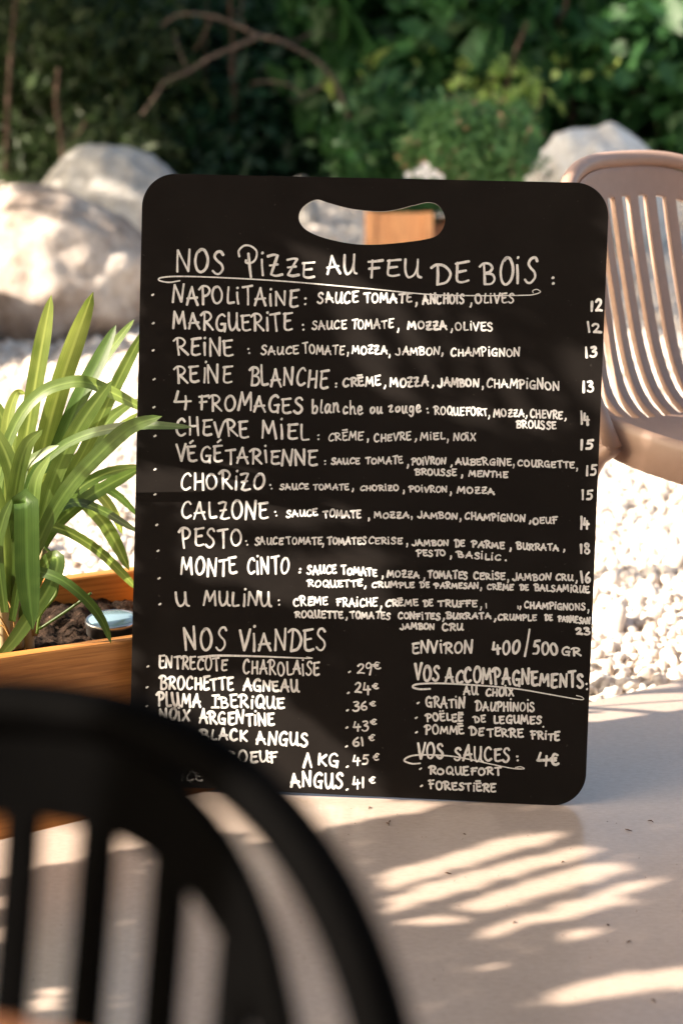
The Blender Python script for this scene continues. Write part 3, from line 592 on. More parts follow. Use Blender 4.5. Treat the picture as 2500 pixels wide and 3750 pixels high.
Lf = [
 (c4((80,1650),(120,1150),(180,780),(230,480),(297,125)), (2.52,2.56), 50, .25),
 (c4((110,1700),(190,1300),(265,950),(350,640),(430,400),(537,108)), (2.50,2.53), 60, -.2),
 (c4((140,1650),(300,1080),(430,780),(560,540),(680,380),(772,266)), (2.52,2.58), 40, .5),
 (c4((130,1650),(300,1120),(440,760),(560,520),(668,298)), (2.5,2.53), 52, .35),
 (c4((200,1500),(430,1120),(580,830),(640,700),(740,500),(840,310)), (2.52,2.62), 36, .2),
 (c4((-30,1330),(30,1020),(130,800),(250,680),(380,632),(490,625),(600,665),(720,725),(860,800)), (2.5,2.5,2.5,2.6), 38, .5),
 (c4((100,1800),(215,1480),(330,1130),(470,860),(645,618)), (2.48,2.47), 50, -.15),
 (c4((90,1850),(200,1600),(300,1380),(420,1200),(560,1050),(700,920),(800,862),(932,823)), (2.48,2.44,2.38,2.33), 46, .1),
 (c4((100,1500),(180,1175),(330,1015),(480,935),(650,892),(820,873),(960,878),(1110,886)), (2.5,2.46,2.39,2.36), 30, .4),
 (c4((60,1900),(60,1650),(90,1250),(150,1000),(246,900)), (2.46,2.44), 46, .15),
 (c4((20,1900),(55,1650),(95,1440),(130,1335),(152,1318),(156,1500),(162,1750),(190,2050)), (2.48,2.44,2.40,2.38), 72, 0),
 (c4((60,2000),(160,1600),(230,1480),(310,1460),(420,1500),(560,1590),(680,1700),(800,1830)), (2.48,2.47,2.5,2.6), 29, .3),
 (c4((80,1900),(200,1600),(300,1400),(390,1328),(480,1322),(600,1370),(700,1430),(800,1490)), (2.48,2.5,2.56,2.64), 26, .3),
 (c4((100,1800),(250,1500),(420,1270),(600,1155),(810,1105)), (2.5,2.58,2.64), 36, .5),
 (c4((110,1850),(280,1500),(450,1330),(620,1220),(810,1120)), (2.48,2.54,2.62), 40, -.3),
 (c4((120,1800),(300,1450),(430,1300),(560,1390),(650,1520),(745,1710)), (2.5,2.6,2.64), 42, .2),
 (c4((150,1700),(350,1300),(480,1235),(580,1280),(660,1390),(705,1500)), (2.52,2.62,2.66), 34, .6),
 (c4((180,1650),(420,1290),(560,1230),(680,1280),(800,1400)), (2.52,2.66,2.7), 26, .3),
 (c4((70,2000),(110,1780),(160,1715),(240,1718),(360,1765),(500,1880),(590,2000),(640,2128)), (2.44,2.4,2.38,2.37), 30, .2),
 (c4((110,2050),(200,1780),(280,1650),(330,1640),(320,1720),(270,1830),(190,1950),(80,2110),(-40,2240)), (2.48,2.44,2.4,2.36), 44, .1),
 (c4((10,1900),(60,1600),(85,1250),(40,1050),(-60,850)), (2.46,2.46), 50, .2),
 (c4((20,1900),(30,1650),(-5,1350),(-70,1130)), (2.45,2.43), 46, -.3),
 (c4((40,1800),(60,1200),(40,900),(90,700),(150,690)), (2.55,2.6), 36, .5),
 (c4((60,1800),(160,1250),(270,900),(380,640),(440,600)), (2.58,2.66), 40, .9),
 (c4((60,1800),(100,1300),(180,1000),(290,900),(360,860)), (2.5,2.56), 34, .7),
 (c4((90,1800),(200,1350),(330,1180),(520,1000),(640,830),(800,720)), (2.55,2.62,2.7), 38, .4),
 (c4((120,1750),(300,1300),(480,1080),(640,930),(800,800)), (2.56,2.64,2.7), 34, -.4),
 (c4((30,1900),(40,1500),(120,1150),(240,1040),(340,990)), (2.47,2.44), 34, .6),
 (c4((30,1950),(-10,1600),(20,1420),(70,1300)), (2.44,2.42), 34, .4),
 (c4((20,1950),(80,1500),(110,1200),(60,960),(-40,700)), (2.58,2.62), 46, .2),
 (c4((20,1950),(0,1300),(-60,900),(-160,600)), (2.55,2.6), 50, .2),
 (c4((0,1950),(-60,1500),(-200,1150),(-380,1050)), (2.48,2.42), 50, .2),
 (c4((0,1950),(-120,1600),(-300,1500),(-480,1700)), (2.46,2.38), 46, .2),
 (c4((20,1950),(-100,1300),(-260,900),(-460,760)), (2.6,2.66), 48, .3),
 (c4((60,1950),(150,1550),(190,1350),(215,1180),(290,1050)), (2.46,2.43), 40, .8),
 (c4((40,1950),(100,1650),(130,1400),(200,1250),(330,1120)), (2.49,2.5), 40, -.7),
]
plant = empty('strap_leaf_plant', (*at_d(57, 2358, 2.5)[:2], .15), 0, 'clump of long strap-shaped green leaves growing in the orange trough', 'plant')
pinv = Matrix.Translation(plant.location).inverted()
def put(o): o.matrix_parent_inverse = Matrix.Translation(-Vector(plant.location)); return o
for pts, d, wd, tw in Lf:
    v, f, uv = leaf(pts, d, wd*1.25, tw*.7, roll=random.uniform(-.25, .25))
    o = mk('leaf', v, f, M['strap'], plant, True, uv); put(o)
for pts, d, w_ in (((( 70,2130),(62,1950),(40,1720),(10,1480)), 2.47, .012), (((100,2150),(95,1900),(70,1600)), 2.49, .011), (((165,2160),(150,1980),(125,1750)), 2.5, .010), (((20,2180),(10,1950),(-15,1700)), 2.46, .012), (((200,2080),(190,1900),(215,1700),(260,1580)), 2.5, .006)):
    put(mk('stalk', *tube(smooth([at_d(*c4(q)[0], d) for q in pts], 14), np.linspace(w_, w_*.7, 13) if False else w_*.9, 8), M['stem'], plant))
for pts, d in (((( 215,2070),(235,1960),(320,1850),(335,1770)), 2.46), (((228,2045),(400,1930),(526,1838)), 2.45), (((210,2000),(290,1650),(255,1570)), 2.47)):
    put(mk('shoot', *tube(smooth([at_d(*c4(q)[0], d) for q in pts], 14), .0022, 6), M['strap'], plant))
ss = []
for k in range(26):
    x0, y0 = random.uniform(-60, 90), random.uniform(2030, 2150); p0 = at_d(*c4((x0, y0))[0], 2.44+random.random()*.05); p1 = p0+np.array([random.uniform(-.05, .03), random.uniform(-.03, .03), random.uniform(-.01, .05)])
    ss.append(tube(smooth([p0, (p0+p1)/2+np.array([0, 0, .012]), p1], 6), .0012, 5))
put(mk('dry_straw', *join(ss), M['straw'], plant))

sp = at_z(412, 2282, .172)
lt = empty('solar_light', (sp[0], sp[1], .158), 0, 'small round steel-rimmed garden light lying on the dark soil of the trough', 'garden light')
lt.rotation_euler = (math.radians(3), math.radians(-2), .4)
def lathe(prof, seg=48):
    V, Fc = [], []
    for r, z in prof:
        for k in range(seg):
            a = 2*math.pi*k/seg; V.append((r*math.cos(a), r*math.sin(a), z))
    for i in range(len(prof)-1):
        for k in range(seg):
            a = i*seg+k; c = i*seg+(k+1) % seg; Fc.append((a, c, c+seg, a+seg))
    Fc += [tuple(range(seg-1, -1, -1)), tuple(range((len(prof)-1)*seg, len(prof)*seg))]; return V, Fc
mk('case', *lathe([(.034, 0), (.036, .002), (.036, .013), (.0375, .0145), (.0375, .020), (.0365, .0215), (.0335, .0218), (.033, .0205)]), M['steel'], lt)
bevel(mk('lens', *lathe([(.0328, .0195), (.0328, .0212), (.030, .0222)]), M['glass'], lt), .0005)

# ------------------------------------------------------------------ slatted plastic chairs
PRF = smooth([(.245, .400), (.238, .425), (.20, .438), (.10, .431), (-.02, .424), (-.10, .43), (-.16, .462), (-.20, .53), (-.232, .64), (-.26, .76), (-.275, .85)], 240)
PRF = np.array(PRF); SL = np.concatenate([[0], np.cumsum(np.linalg.norm(np.diff(PRF, axis=0), axis=1))])
def prf(s): return np.interp(s, SL, PRF[:, 0]), np.interp(s, SL, PRF[:, 1])
SB = SL[np.argmin(np.abs(PRF[:, 0]+.10)+10*(PRF[:, 1] > .5))]
def s_of_z(z):
    m_ = SL > SB; return np.interp(z, PRF[m_, 1], SL[m_])
def y_back(z, x, k): return np.interp(z, PRF[SL > SB, 1], PRF[SL > SB, 0])+k*(x/.22)**2
def chair(mat, label, loc, yaw, s, n_h, pitch, zs=.55, top=.825, kb=.07, slot=.5, shell=.218, rt=.0128):
    root = empty('slatted_chair', loc, yaw, label, 'chair', 'slatted plastic chairs'); root.scale = (s, s, s)
    A, AS = .245-(.0 if rt < .014 else .003), shell
    def sup(x, a, t): return zs+(t-zs)*max(0, 1-min(1, abs(x)/a)**n_h)**(1/n_h)
    # hoop: legs to top in one bent tube
    H = []
    for k in range(61):
        t = -1+2*k/60; x = A*math.sin(t*math.pi/2)
        if abs(x) > A*.9999: x = math.copysign(A, x)
        z = sup(x, A, top); H.append((x, y_back(z, x, kb), z))
    side = [(A*1.0, y_back(.50, A, kb)+.004, .50), (A*.99, -.055, .43)]
    path = [(-x, y, z) for x, y, z in side[::-1]]+H+side
    mk('back_frame', *tube(smooth(path, 150), rt, 14), mat, root)
    def surf(x, ss_):
        y, z = prf(ss_); bk = min(1, max(0, (z-.43)/.17)) if ss_ > SB-.06 else 0; bk = bk*bk*(3-2*bk)
        q = (x/.22)**2; cr = max(0, 1-abs(ss_-SB)/.2)
        return (x, y+bk*kb*q, z+(1-bk)*.014*q+cr*.03*q*q)
    # shell
    half = AS; cw = pitch*slot
    ns = int((half-.012)/pitch); cent = [(i)*pitch for i in range(-ns, ns+1)] if (ns*pitch+cw/2 < half-.006) else [(i)*pitch for i in range(-ns+1, ns)]
    xs = [-half]; flag = []
    for c in cent:
        for q in np.linspace(xs[-1], c-cw/2, 4)[1:]: xs.append(q); flag.append(0)
        for q in np.linspace(c-cw/2, c+cw/2, 3)[1:]: xs.append(q); flag.append(1)
    for q in np.linspace(xs[-1], half, 4)[1:]: xs.append(q); flag.append(0)
    a1, a2, a3, a4 = .045, .27, SB+.028, None
    rows = list(np.linspace(0, a1, 6))+list(np.linspace(a1, a2, 14))[1:]+list(np.linspace(a2, a3, 7))[1:]
    k1, k2, k3 = 5, 18, 24
    V = []; NR = len(rows)+30+5
    for x in xs:
        xc = math.copysign(min(abs(x), AS*.9995), x)
        zt = sup(xc, AS, top-.012); st = s_of_z(zt); sb = st-.046*(1+.25*(abs(x)/AS)**3); sb = max(sb, a3+.05)
        col = rows+list(np.linspace(a3, sb, 31))[1:]+list(np.linspace(sb, st, 6))[1:]
        V += [surf(x, ss_) for ss_ in col]
    Fc = []
    for i in range(len(xs)-1):
        for j in range(NR-1):
            if flag[i] and (k1 <= j < k2 or k3 <= j < k3+30): continue
            a = i*NR+j; Fc.append((a, a+NR, a+NR+1, a+1))
    sh = mk('slatted_shell', V, Fc, mat, root)
    md = sh.modifiers.new('thick', 'SOLIDIFY'); md.thickness = .009; md.offset = 0
    bevel(sh, .0012, 2, 50); e = sh.modifiers.new('split', 'EDGE_SPLIT'); e.split_angle = math.radians(40)
    # skirt round the seat, following the rim of the shell
    rim = [surf(-AS, q) for q in np.linspace(SB+.10, .03, 34)]+[surf(q, .012) for q in np.linspace(-AS*.93, AS*.93, 20)]+[surf(AS, q) for q in np.linspace(.03, SB+.10, 34)]
    rim = smooth(rim, 260); V = []; Fc = []; NRM = len(rim)
    for i, p in enumerate(rim):
        t = rim[min(i+3, NRM-1)]-rim[max(i-3, 0)]; o = np.array([t[1], -t[0], 0]); o = -o/(np.linalg.norm(o)+1e-6)
        if o@np.array([p[0], p[1]-.02, 0]) < 0: o = -o
        e_ = min(i, NRM-1-i)/(NRM*.11); h = .054*min(1, .25+.75*e_)
        for (du, dz) in ((-.006, .003), (.001, .007), (.006, .004), (.009, -.006), (.009, -h+.004), (.006, -h), (0, -h), (-.003, -h+.006)):
            V.append((p[0]+o[0]*du, p[1]+o[1]*du, p[2]+dz))
    for i in range(NRM-1):
        for k in range(8): a = i*8+k; b = i*8+(k+1) % 8; Fc.append((a, a+8, b+8, b))
    Fc += [tuple(range(7, -1, -1)), tuple(range(len(V)-8, len(V)))]
    sk = mk('seat_skirt', V, Fc, mat, root); e = sk.modifiers.new('split', 'EDGE_SPLIT'); e.split_angle = math.radians(60)
    for sx in (-1, 1):
        mk('leg', *tube(smooth([(sx*.242, -.055, .435), (sx*.246, -.10, .38), (sx*.252, -.20, .12), (sx*.255, -.245, 0)], 20), [.0135]*9+[.0125]*6+[.0115]*4, 12), mat, root)
        mk('leg', *tube(smooth([(sx*.205, .195, .42), (sx*.212, .205, .3), (sx*.22, .222, 0)], 16), [.015]*6+[.013]*6+[.0115]*5, 12), mat, root)
    return root
chair(M['taupe'], 'taupe brown slatted plastic chair behind the menu board on the gravel', (.618, 2.853, -.05), math.radians(-139), 1.007, 3.2, .0375)
chair(M['black'], 'black slatted plastic chair, blurred arched back, in front of the menu board', (-.2024, .5764, 0), math.pi-.38, .8312, 2.45, .0453, slot=.6, shell=.172, top=.824, rt=.0152)

# round table the camera looks over
tb = empty('round_table', (-.24, -.021, 0), 0, 'round orange-brown wooden table, only its blurred rim showing under the black chair', 'table')
TR = .452
bevel(mk('table_top', *lathe([(TR-.01, .722), (TR, .726), (TR, .744), (TR-.006, .75)], 96), M['table'], tb), .002)
mk('pedestal', *tube([(0, 0, .722), (0, 0, .03)], .035, 16), M['black'], tb)
mk('foot_plate', *lathe([(.22, 0), (.22, .012), (.05, .03)], 48), M['black'], tb)

# ------------------------------------------------------------------ boulders
def rock(label, cx, cy, zc, rx, ry, rz, seed, mat, lumps=(), rough=.12, rot=0., sub=5, name='boulder', group='limestone boulders'):
    v, f = ico(sub); V = []
    for p in v:
        p = Vector(p); n = p.normalized()
        k = 1+rough*mnoise.fractal(n*1.3+Vector((seed*7.1, seed, 0)), 1.0, 2.0, 3)+.04*mnoise.noise(n*6+Vector((seed, 3, 1)))+.012*mnoise.noise(n*19)
        for lx, ly, lz, lr, la in lumps:
            d = (n-Vector((lx, ly, lz)).normalized()).length; k += la*math.exp(-(d/lr)**2)
        V.append((n.x*rx*k, n.y*ry*k, n.z*rz*k))
    o = mk(name, V, [tuple(q) for q in f], mat); o.location = (cx, cy, zc); o.rotation_euler = (0, 0, rot)
    tag(o, label, 'boulder', group); return o
rock('large pale sunlit boulder with a knob on its right shoulder, left of the board', -1.03, 6.62, .12, .40, .36, .33, 1, M['rock_warm'], ((.75, -.5, .35, .22, .10), (.3, -.7, .5, .25, -.05), (.55, -.3, .8, .25, -.06), (-.1, -.5, .85, .3, .06)), .13)
rock('smooth rounded grey boulder with a dappled top, behind the sunlit boulder at left', -.88, 7.5, .08, .38, .30, .465, 3, M['rock_grey'], ((0, 0, 1, .5, .03),), .05)
rock('broad whitish boulder with a sloping top, behind the taupe brown chair', 1.07, 8.05, .26, .30, .28, .33, 5, M['rock_pale'], ((-.5, -.2, .85, .3, .16), (.1, -.1, 1, .3, .08), (-.95, -.2, .4, .35, .10), (.7, 0, .75, .4, -.06)), .09)
rock('grey stone on the gravel seen at the left end of the carrying handle opening', -.165, 8.6, .19, .07, .08, .13, 8, M['rock_grey'], (), .12, sub=4)
rock('brownish boulder cut off by the left edge of the photo beside the sunlit one', -1.47, 6.02, .08, .30, .24, .36, 11, M['rock_warm'], (), .12)

# ------------------------------------------------------------------ wooden boxes with bushes, seen through and above the handle
def crate(label, x0, x1, y, dep, z1, mat, rot=0):
    z0 = float(gz(y)); r = empty('planter_box', ((x0+x1)/2, y, z0-.02), rot, label, 'planter', 'wooden planter boxes'); hw = (x1-x0)/2; h = z1-z0+.02
    for k, (a, b_) in enumerate(((-hw, hw),)):
        bevel(mk('front_board', *join([box(a, b_, 0, .02, 0, h*.5-.003), box(a, b_, .002, .02, h*.5+.002, h)]), mat, r, False), .003)
    bevel(mk('back_board', *box(-hw, hw, dep-.02, dep, 0, h), mat, r, False), .003)
    for sx in (-hw, hw-.02): bevel(mk('end_board', *box(sx+.001, sx+.019, .02, dep-.02, 0, h-.002), mat, r, False), .003)
    for sx in (-hw-.006, hw-.03): bevel(mk('corner_post', *box(sx, sx+.036, -.012, .0, 0, h+.004), mat, r, False), .003)
    bevel(mk('soil', *box(-hw+.02, hw-.02, .02, dep-.02, .02, h-.03), M['soil'], r, False), .002)
    return r
crate('light orange wooden planter box seen through the handle opening of the board', .09, .322, 6.9, .30, .353, M['crate'])
crate('lower brown wooden planter box standing right of the orange one', .345, .72, 7.0, .34, .30, M['crate2'])

def leaves(C_, nrm, size, asp=.55, seed=0):
    """leaf blades: one folded diamond per point"""
    r = np.random.default_rng(seed); n = len(C_)
    d = r.normal(size=(n, 3)); d[:, 2] -= .25; d /= np.linalg.norm(d, axis=1)[:, None]
    nm_ = nrm+r.normal(size=(n, 3))*.7; b = np.cross(d, nm_); b /= np.linalg.norm(b, axis=1)[:, None]+1e-9; u = np.cross(b, d)
    L = size[:, None]; W_ = L*asp*.5
    v = np.stack([C_-d*L*.5, C_-d*L*.08+b*W_+u*W_*.25, C_+d*L*.5, C_-d*L*.08-b*W_+u*W_*.25, C_-u*W_*.1], 1)
    f = np.array([[0, 1, 4], [1, 2, 4], [2, 3, 4], [3, 0, 4]])[None]+(np.arange(n)*5)[:, None, None]
    return v.reshape(-1, 3), f.reshape(-1, 3)
def crown(c, r3, n, clumps, spread, seed, size, jitter=.3, shell=.55):
    r = np.random.default_rng(seed)
    d = r.normal(size=(clumps, 3)); d /= np.linalg.norm(d, axis=1)[:, None]
    k = d*(r.uniform(shell**3, 1, (clumps, 1))**(1/3))
    cc = np.asarray(c)+k*np.asarray(r3)
    i = r.integers(0, clumps, n); P = cc[i]+r.normal(size=(n, 3))*spread*np.array([1, 1, .7])
    nm_ = (P-np.asarray(c)); nm_ /= np.linalg.norm(nm_, axis=1)[:, None]+1e-9; nm_[:, 2] += .5
    return P, nm_, size*np.exp(r.normal(0, jitter, n)), cc
def bush(label, c, r3, n, clumps, spread, size, mat, seed, asp=.55, cat='bush', name='garden_bush', group=None, stems=5, extra=None, shell=.55):
    gy = float(min(gz(c[1]), 3)); root = empty(name, (c[0], c[1], gy-.02), 0, label, cat, group)
    c0 = (0, 0, c[2]-gy+.02)
    P, nm_, sz, cc = crown(c0, r3, n, clumps, spread, seed, size, .45, shell)
    v, f = leaves(P, nm_, sz, asp, seed); mk_np('foliage', v, f, mat, root, True)
    rr = random.Random(seed); st = []
    for k in range(stems):
        t = cc[rr.randrange(len(cc))]; m_ = t*.5+np.array([rr.uniform(-.1, .1)*r3[0], 0, 0]); m_[2] = t[2]*.55
        st.append(tube(smooth([(rr.uniform(-.06, .06), rr.uniform(-.06, .06), 0), m_, t], 12), list(np.linspace(.05, .012, 13)*min(1, r3[2]*.5)), 7))
    if st: mk('stems', *join(st), M['bark'], root)
    if extra:
        pass
        P2, n2_, s2, _ = crown(c0, r3, extra[0], clumps, spread, seed, extra[2], shell=.8)
        v, f = leaves(P2, n2_, s2, extra[3], seed+1); mk_np(extra[4], v, f, extra[1], root, True)['kind'] = 'stuff'
    return root
bush('soft fine-leaved green bush with pinkish tips growing up from the planter boxes', (.49, 7.2, .565), (.225, .2, .17), 10000, 170, .035, .028, M['heath'], 21, .4, name='flowering_bush', stems=6, extra=(420, M['pinkish'], .024, .6, 'buds'))
bush('low bright green leafy plant trailing over the rim of the orange planter box', (.26, 7.02, .36), (.13, .10, .06), 900, 40, .02, .03, M['broad'], 22, .5, name='trailing_plant', stems=2)
bush('pale dry tufted shrub in front of the whitish boulder', (.80, 7.35, .30), (.09, .09, .17), 1500, 60, .02, .02, M['dry'], 23, .35, name='dry_shrub', stems=4)
fw = empty('white_flowers', (.345, 6.98, .28), 0, 'cluster of white blossoms peeping above the top edge of the menu board', 'flowers')
for k, (px, py, r_) in enumerate(((1494, 640, .013), (1530, 632, .016), (1556, 612, .018), (1588, 634, .015), (1612, 648, .012), (1560, 645, .014))):
    p = at_d(px, py, 6.95)-np.array(fw.location); Pv, Fv = [], []
    for q in range(7):
        a = q*.9; d = np.array([math.cos(a), -.5, math.sin(a)])*r_
        b1 = np.array([-math.sin(a), 0, math.cos(a)])*r_*.45
        kk = len(Pv); Pv += [p, p+d*.6+b1, p+d*1.2, p+d*.6-b1]; Fv += [(kk, kk+1, kk+2, kk+3)]
    mk('blossom', Pv, Fv, M['petal'], fw)
    mk('stem', *tube(smooth([p, p*.6+np.array([0, .01, 0]), (random.uniform(-.02, .02), .05, 0)], 8), .003, 5), M['broad'], fw)

# ------------------------------------------------------------------ hedge of trees and shrubs at the back
def pxc(px, py, d): p = at_d(px, py, d); return (p[0], p[1], p[2])
HD = [
 ('feathery olive-green shrub at the far left edge behind the boulders', (60, 260, 10.3), (.55, .5, 1.0), 14000, 150, .11, .062, 'needle', .28, 'feathery_shrub'),
 ('feathery olive-green shrub above the two left boulders with sunlit sprays', (330, 420, 10.0), (.5, .45, .75), 14000, 150, .10, .055, 'needle', .28, 'feathery_shrub'),
 ('dark evergreen shrub standing low between the grey boulder and the crossing bare branch', (760, 520, 10.4), (.5, .45, .8), 9000, 120, .11, .08, 'dark', .4, 'evergreen_shrub'),
 ('dark evergreen shrub filling the top middle behind the bare branches', (700, 40, 11.2), (.9, .5, .9), 9000, 130, .14, .10, 'dark', .45, 'evergreen_shrub'),
 ('dark evergreen shrub right under the bare branches above the carrying handle', (1180, 500, 10.6), (.5, .45, .75), 8000, 110, .11, .085, 'dark', .45, 'evergreen_shrub'),
 ('broad-leaved green shrub rising at the top centre right of the bare branch', (1430, 130, 10.3), (.55, .5, .65), 2600, 100, .12, .12, 'broad', .75, 'broadleaf_shrub'),
 ('broad-leaved green shrub with yellow-lit leaves directly above the flowering bush', (1800, 250, 9.9), (.55, .4, .55), 2600, 90, .11, .115, 'broad', .75, 'broadleaf_shrub'),
 ('broad-leaved green shrub at the top right corner', (2330, 120, 10.3), (.6, .5, .7), 3200, 110, .13, .12, 'broad', .75, 'broadleaf_shrub'),
 ('dense broad-leaved shrub behind the right end of the whitish boulder', (2450, 480, 9.8), (.45, .4, .6), 3200, 90, .11, .10, 'broad', .7, 'broadleaf_shrub'),
 ('thin low shrub with small leaves left of the flowering bush', (1440, 540, 9.6), (.3, .3, .35), 2200, 70, .07, .06, 'broad', .5, 'small_shrub'),
]
for k, (lb, (px, py, d), r3, n, cl, spd, sz, mt, asp, nm) in enumerate(HD):
    bush(lb, pxc(px, py, d), r3, n, cl, spd, sz, M[mt], 40+k, asp, 'shrub', nm, 'shrubs of the back hedge', 6)
# bright yellow-green leaves on the right-hand shrubs
for k, (px, py, d, n) in enumerate(((1800, 335, 9.35, 85), (1420, 265, 9.7, 38), (2230, 240, 9.6, 40))):
    c = pxc(px, py, d); root = empty('climbing_shoots', (c[0], c[1], float(gz(c[1]))-.02), 0, ['long young shoots with bright yellow-green leaves over the flowering bush', 'young yellow-green shoots left of the centre of the right hedge', 'young yellow-green shoots above the whitish boulder'][k], 'climber', 'climbers in the hedge')
    c0 = np.array((0, 0, c[2]-root.location.z)); P, nm_, s_, cc = crown(c0, (.34, .12, .13), n, 26, .04, 90+k, .075, .25, .2); v, f = leaves(P, nm_, s_, .8, 90+k); mk_np('leaves', v, f, M['lime'], root, True)
    st = [tube(smooth([(random.uniform(-.2, .2), .1, 0), (cc[q][0]*.6, .1, cc[q][2]*.55), cc[q]], 10), .008, 6) for q in range(5)]
    mk('stems', *join(st), M['bark'], root)
# deep wood behind
r = np.random.default_rng(5); n = 60000
P = np.stack([r.uniform(-6, 6, n), 11.0+np.abs(r.normal(0, .55, n))+.25*np.sin(r.uniform(-6, 6, n)), r.uniform(.1, 1.0, n)**.8*2.3], -1)
P[:, 1] += .5*np.sin(P[:, 0]*2.3)*np.sin(P[:, 2]*2.9)
nm_ = np.tile([[0, -1., .4]], (n, 1)); v, f = leaves(P, nm_, .12*np.exp(r.normal(0, .3, n)), .5, 6)
tag(mk_np('far_foliage', v, f, M['dark'], None, True), 'dense dark wood closing off the garden behind the hedge', 'wood', kind='stuff')
# bare branches and stems
def branchy(name, label, cat, rad, lines, d, mat, group=None):
    base = at_d(*lines[0][0], d); root = empty(name, (base[0], d, float(gz(d))-.03), 0, label, cat, group)
    for k, pl_ in enumerate(lines):
        m_ = len(pl_); dd = np.linspace(0, .25*(k % 2)-.1, m_)
        pts = smooth([at_d(x, y, d+dd[i])-np.array(root.location) for i, (x, y) in enumerate(pl_)], 24)
        mk('trunk' if k == 0 else 'branch', *tube(pts, list(np.linspace(rad[k], rad[k]*.55, len(pts))), 8), mat, root)
    return root
branchy('bare_tree', 'grey leafless tree with a long arching branch crossing the dark hedge at the top', 'tree', [.013, .0105, .0105, .0045, .004, .006, .0045, .003, .003, .004, .003], [
 [(1330, 760), (1300, 520), (1240, 330), (1180, 240), (1090, 180), (1000, 140)],
 [(1000, 140), (950, 132), (905, 110), (850, 85), (800, 65), (730, 52), (650, 55), (590, 95)],
 [(945, 135), (860, 172), (770, 210), (690, 262), (605, 298), (575, 345), (520, 420)],
 [(770, 75), (745, 130), (720, 175), (712, 188)],
 [(640, 120), (655, 180), (690, 262)],
 [(1200, 300), (1115, 345), (1060, 312), (985, 298), (920, 305)],
 [(1115, 345), (1090, 368), (1060, 362)],
 [(905, 110), (880, 60), (886, 10), (870, -40)],
 [(860, 172), (840, 230), (852, 300)],
 [(1000, 140), (1080, 150), (1150, 120), (1240, 140)],
 [(690, 262), (640, 250), (600, 262)]], 9.5, M['twig'])
for k, (lb, lines, d) in enumerate((
 ('slim upright brown stem at the top left corner', [[(20, 640), (35, 300), (45, 160), (62, -60)]], 9.6),
 ('slim upright brown stem rising beside the left boulders', [[(235, 600), (222, 470), (205, 380), (215, 250)], [(235, 560), (300, 470), (320, 430)]], 9.4),
 ('pair of slim grey stems standing behind the arching bare branch', [[(858, 500), (856, 260), (850, 100), (835, -60)], [(757, 330), (752, 180), (760, 60), (755, -60)]], 10.0),
 ('slanting reddish stem between the broad-leaved shrubs', [[(1850, 330), (1880, 210), (1930, 80)], [(1690, 320), (1700, 230)]], 9.35),
 ('pale slanting stem at the top right', [[(2040, 80), (2065, 40), (2080, -40)], [(2040, 80), (2030, 300)]], 9.6))):
    branchy('slim_stem', lb, 'stem', [.013, .008], lines, d, M['bark'], 'slim stems in the hedge')

# ------------------------------------------------------------------ added out of view for shade: a vine-covered trellis and two trees
SV = np.array(SUN)
def poly_in(pts, x, y):
    ins = False; j = len(pts)-1
    for i in range(len(pts)):
        (xi, yi), (xj, yj) = pts[i], pts[j]
        if (yi > y) != (yj > y) and x < (xj-xi)*(y-yi)/(yj-yi)+xi: ins = not ins
        j = i
    return ins
def c8(*q): return [(1200+x*.829, 2800+y*.829) for x, y in q]
GAP_B = [[(1060,890),(1180,900),(1300,1010),(1500,1090),(1640,1100),(1850,1170),(1960,1260),(2230,1270),(2230,1480),(2080,1590),(1900,1600),(1700,1560),(1540,1480),(1380,1450),(1250,1300),(1200,1130)],
 [(470,1705),(760,1690),(1000,1720),(1000,1790),(700,1810),(1000,1840),(1300,1850),(1380,1910),(1100,1930),(840,1940),(560,1900),(470,1950)],
 [(640,1980),(850,1960),(950,2010),(1150,2010),(1380,1990),(1500,2040),(1400,2110),(1450,2200),(1500,2250),(1300,2250),(1050,2230),(900,2150),(660,2120)],
 [(440,2370),(700,2420),(1000,2510),(1100,2590),(1250,2720),(1390,2830),(1430,2960),(440,2960)]]
BAR_B = [((1500,1080),(1690,1460)), ((1380,1170),(1600,1510)), ((1640,1100),(1860,1560)), ((1800,1130),(2010,1560)), ((1960,1230),(2130,1560)), ((490,1835),(600,1850)), ((560,1850),(625,1935)), ((600,1865),(920,1832)), ((480,1905),(620,1897)), ((610,2350),(520,2520)), ((480,2600),(560,2500)), ((490,2460),(640,2425)), ((650,2440),(640,2620)), ((640,2470),(900,2450))]  # rows of leaves that draw shadow stripes inside those openings
GAP_F = [[(560,2930),(650,2880),(1000,2880),(1640,2915),(1660,2930),(1560,2968),(1250,3022),(1045,3085),(900,3095),(870,3050),(640,3075),(380,3140),(200,3165),(0,3220),(-120,3230),(-120,3000),(300,2960)],
 c8((190,490),(500,400),(800,310),(1000,292),(1090,305),(950,352),(700,425),(400,520),(230,570)), c8((225,600),(500,500),(900,400),(1100,362),(1240,372),(1100,425),(800,500),(500,592),(250,668)),
 c8((480,642),(800,535),(1100,448),(1300,425),(1400,448),(1200,510),(950,580),(700,652),(560,642)), c8((290,692),(470,662),(680,678),(550,712),(350,716)),
 c8((630,772),(760,700),(1000,622),(1300,520),(1560,495),(1350,562),(1340,602),(1100,672),(850,722),(700,792)), c8((980,742),(1150,718),(1270,735),(1100,778),(1000,772)), c8((670,892),(850,860),(760,898)),
 c8((840,1068),(1050,980),(1250,922),(1600,880),(1750,900),(1700,980),(1300,1022),(1000,1062)),
 [(2200,2590),(2320,2555),(2500,2520),(2560,2520),(2560,2585),(2400,2632),(2250,2632)], [(137,3620),(200,3600),(262,3610),(255,3690),(140,3710)], [(-60,3290),(45,3285),(40,3330),(-60,3340)], [(-60,3400),(48,3395),(44,3450),(-60,3460)]]
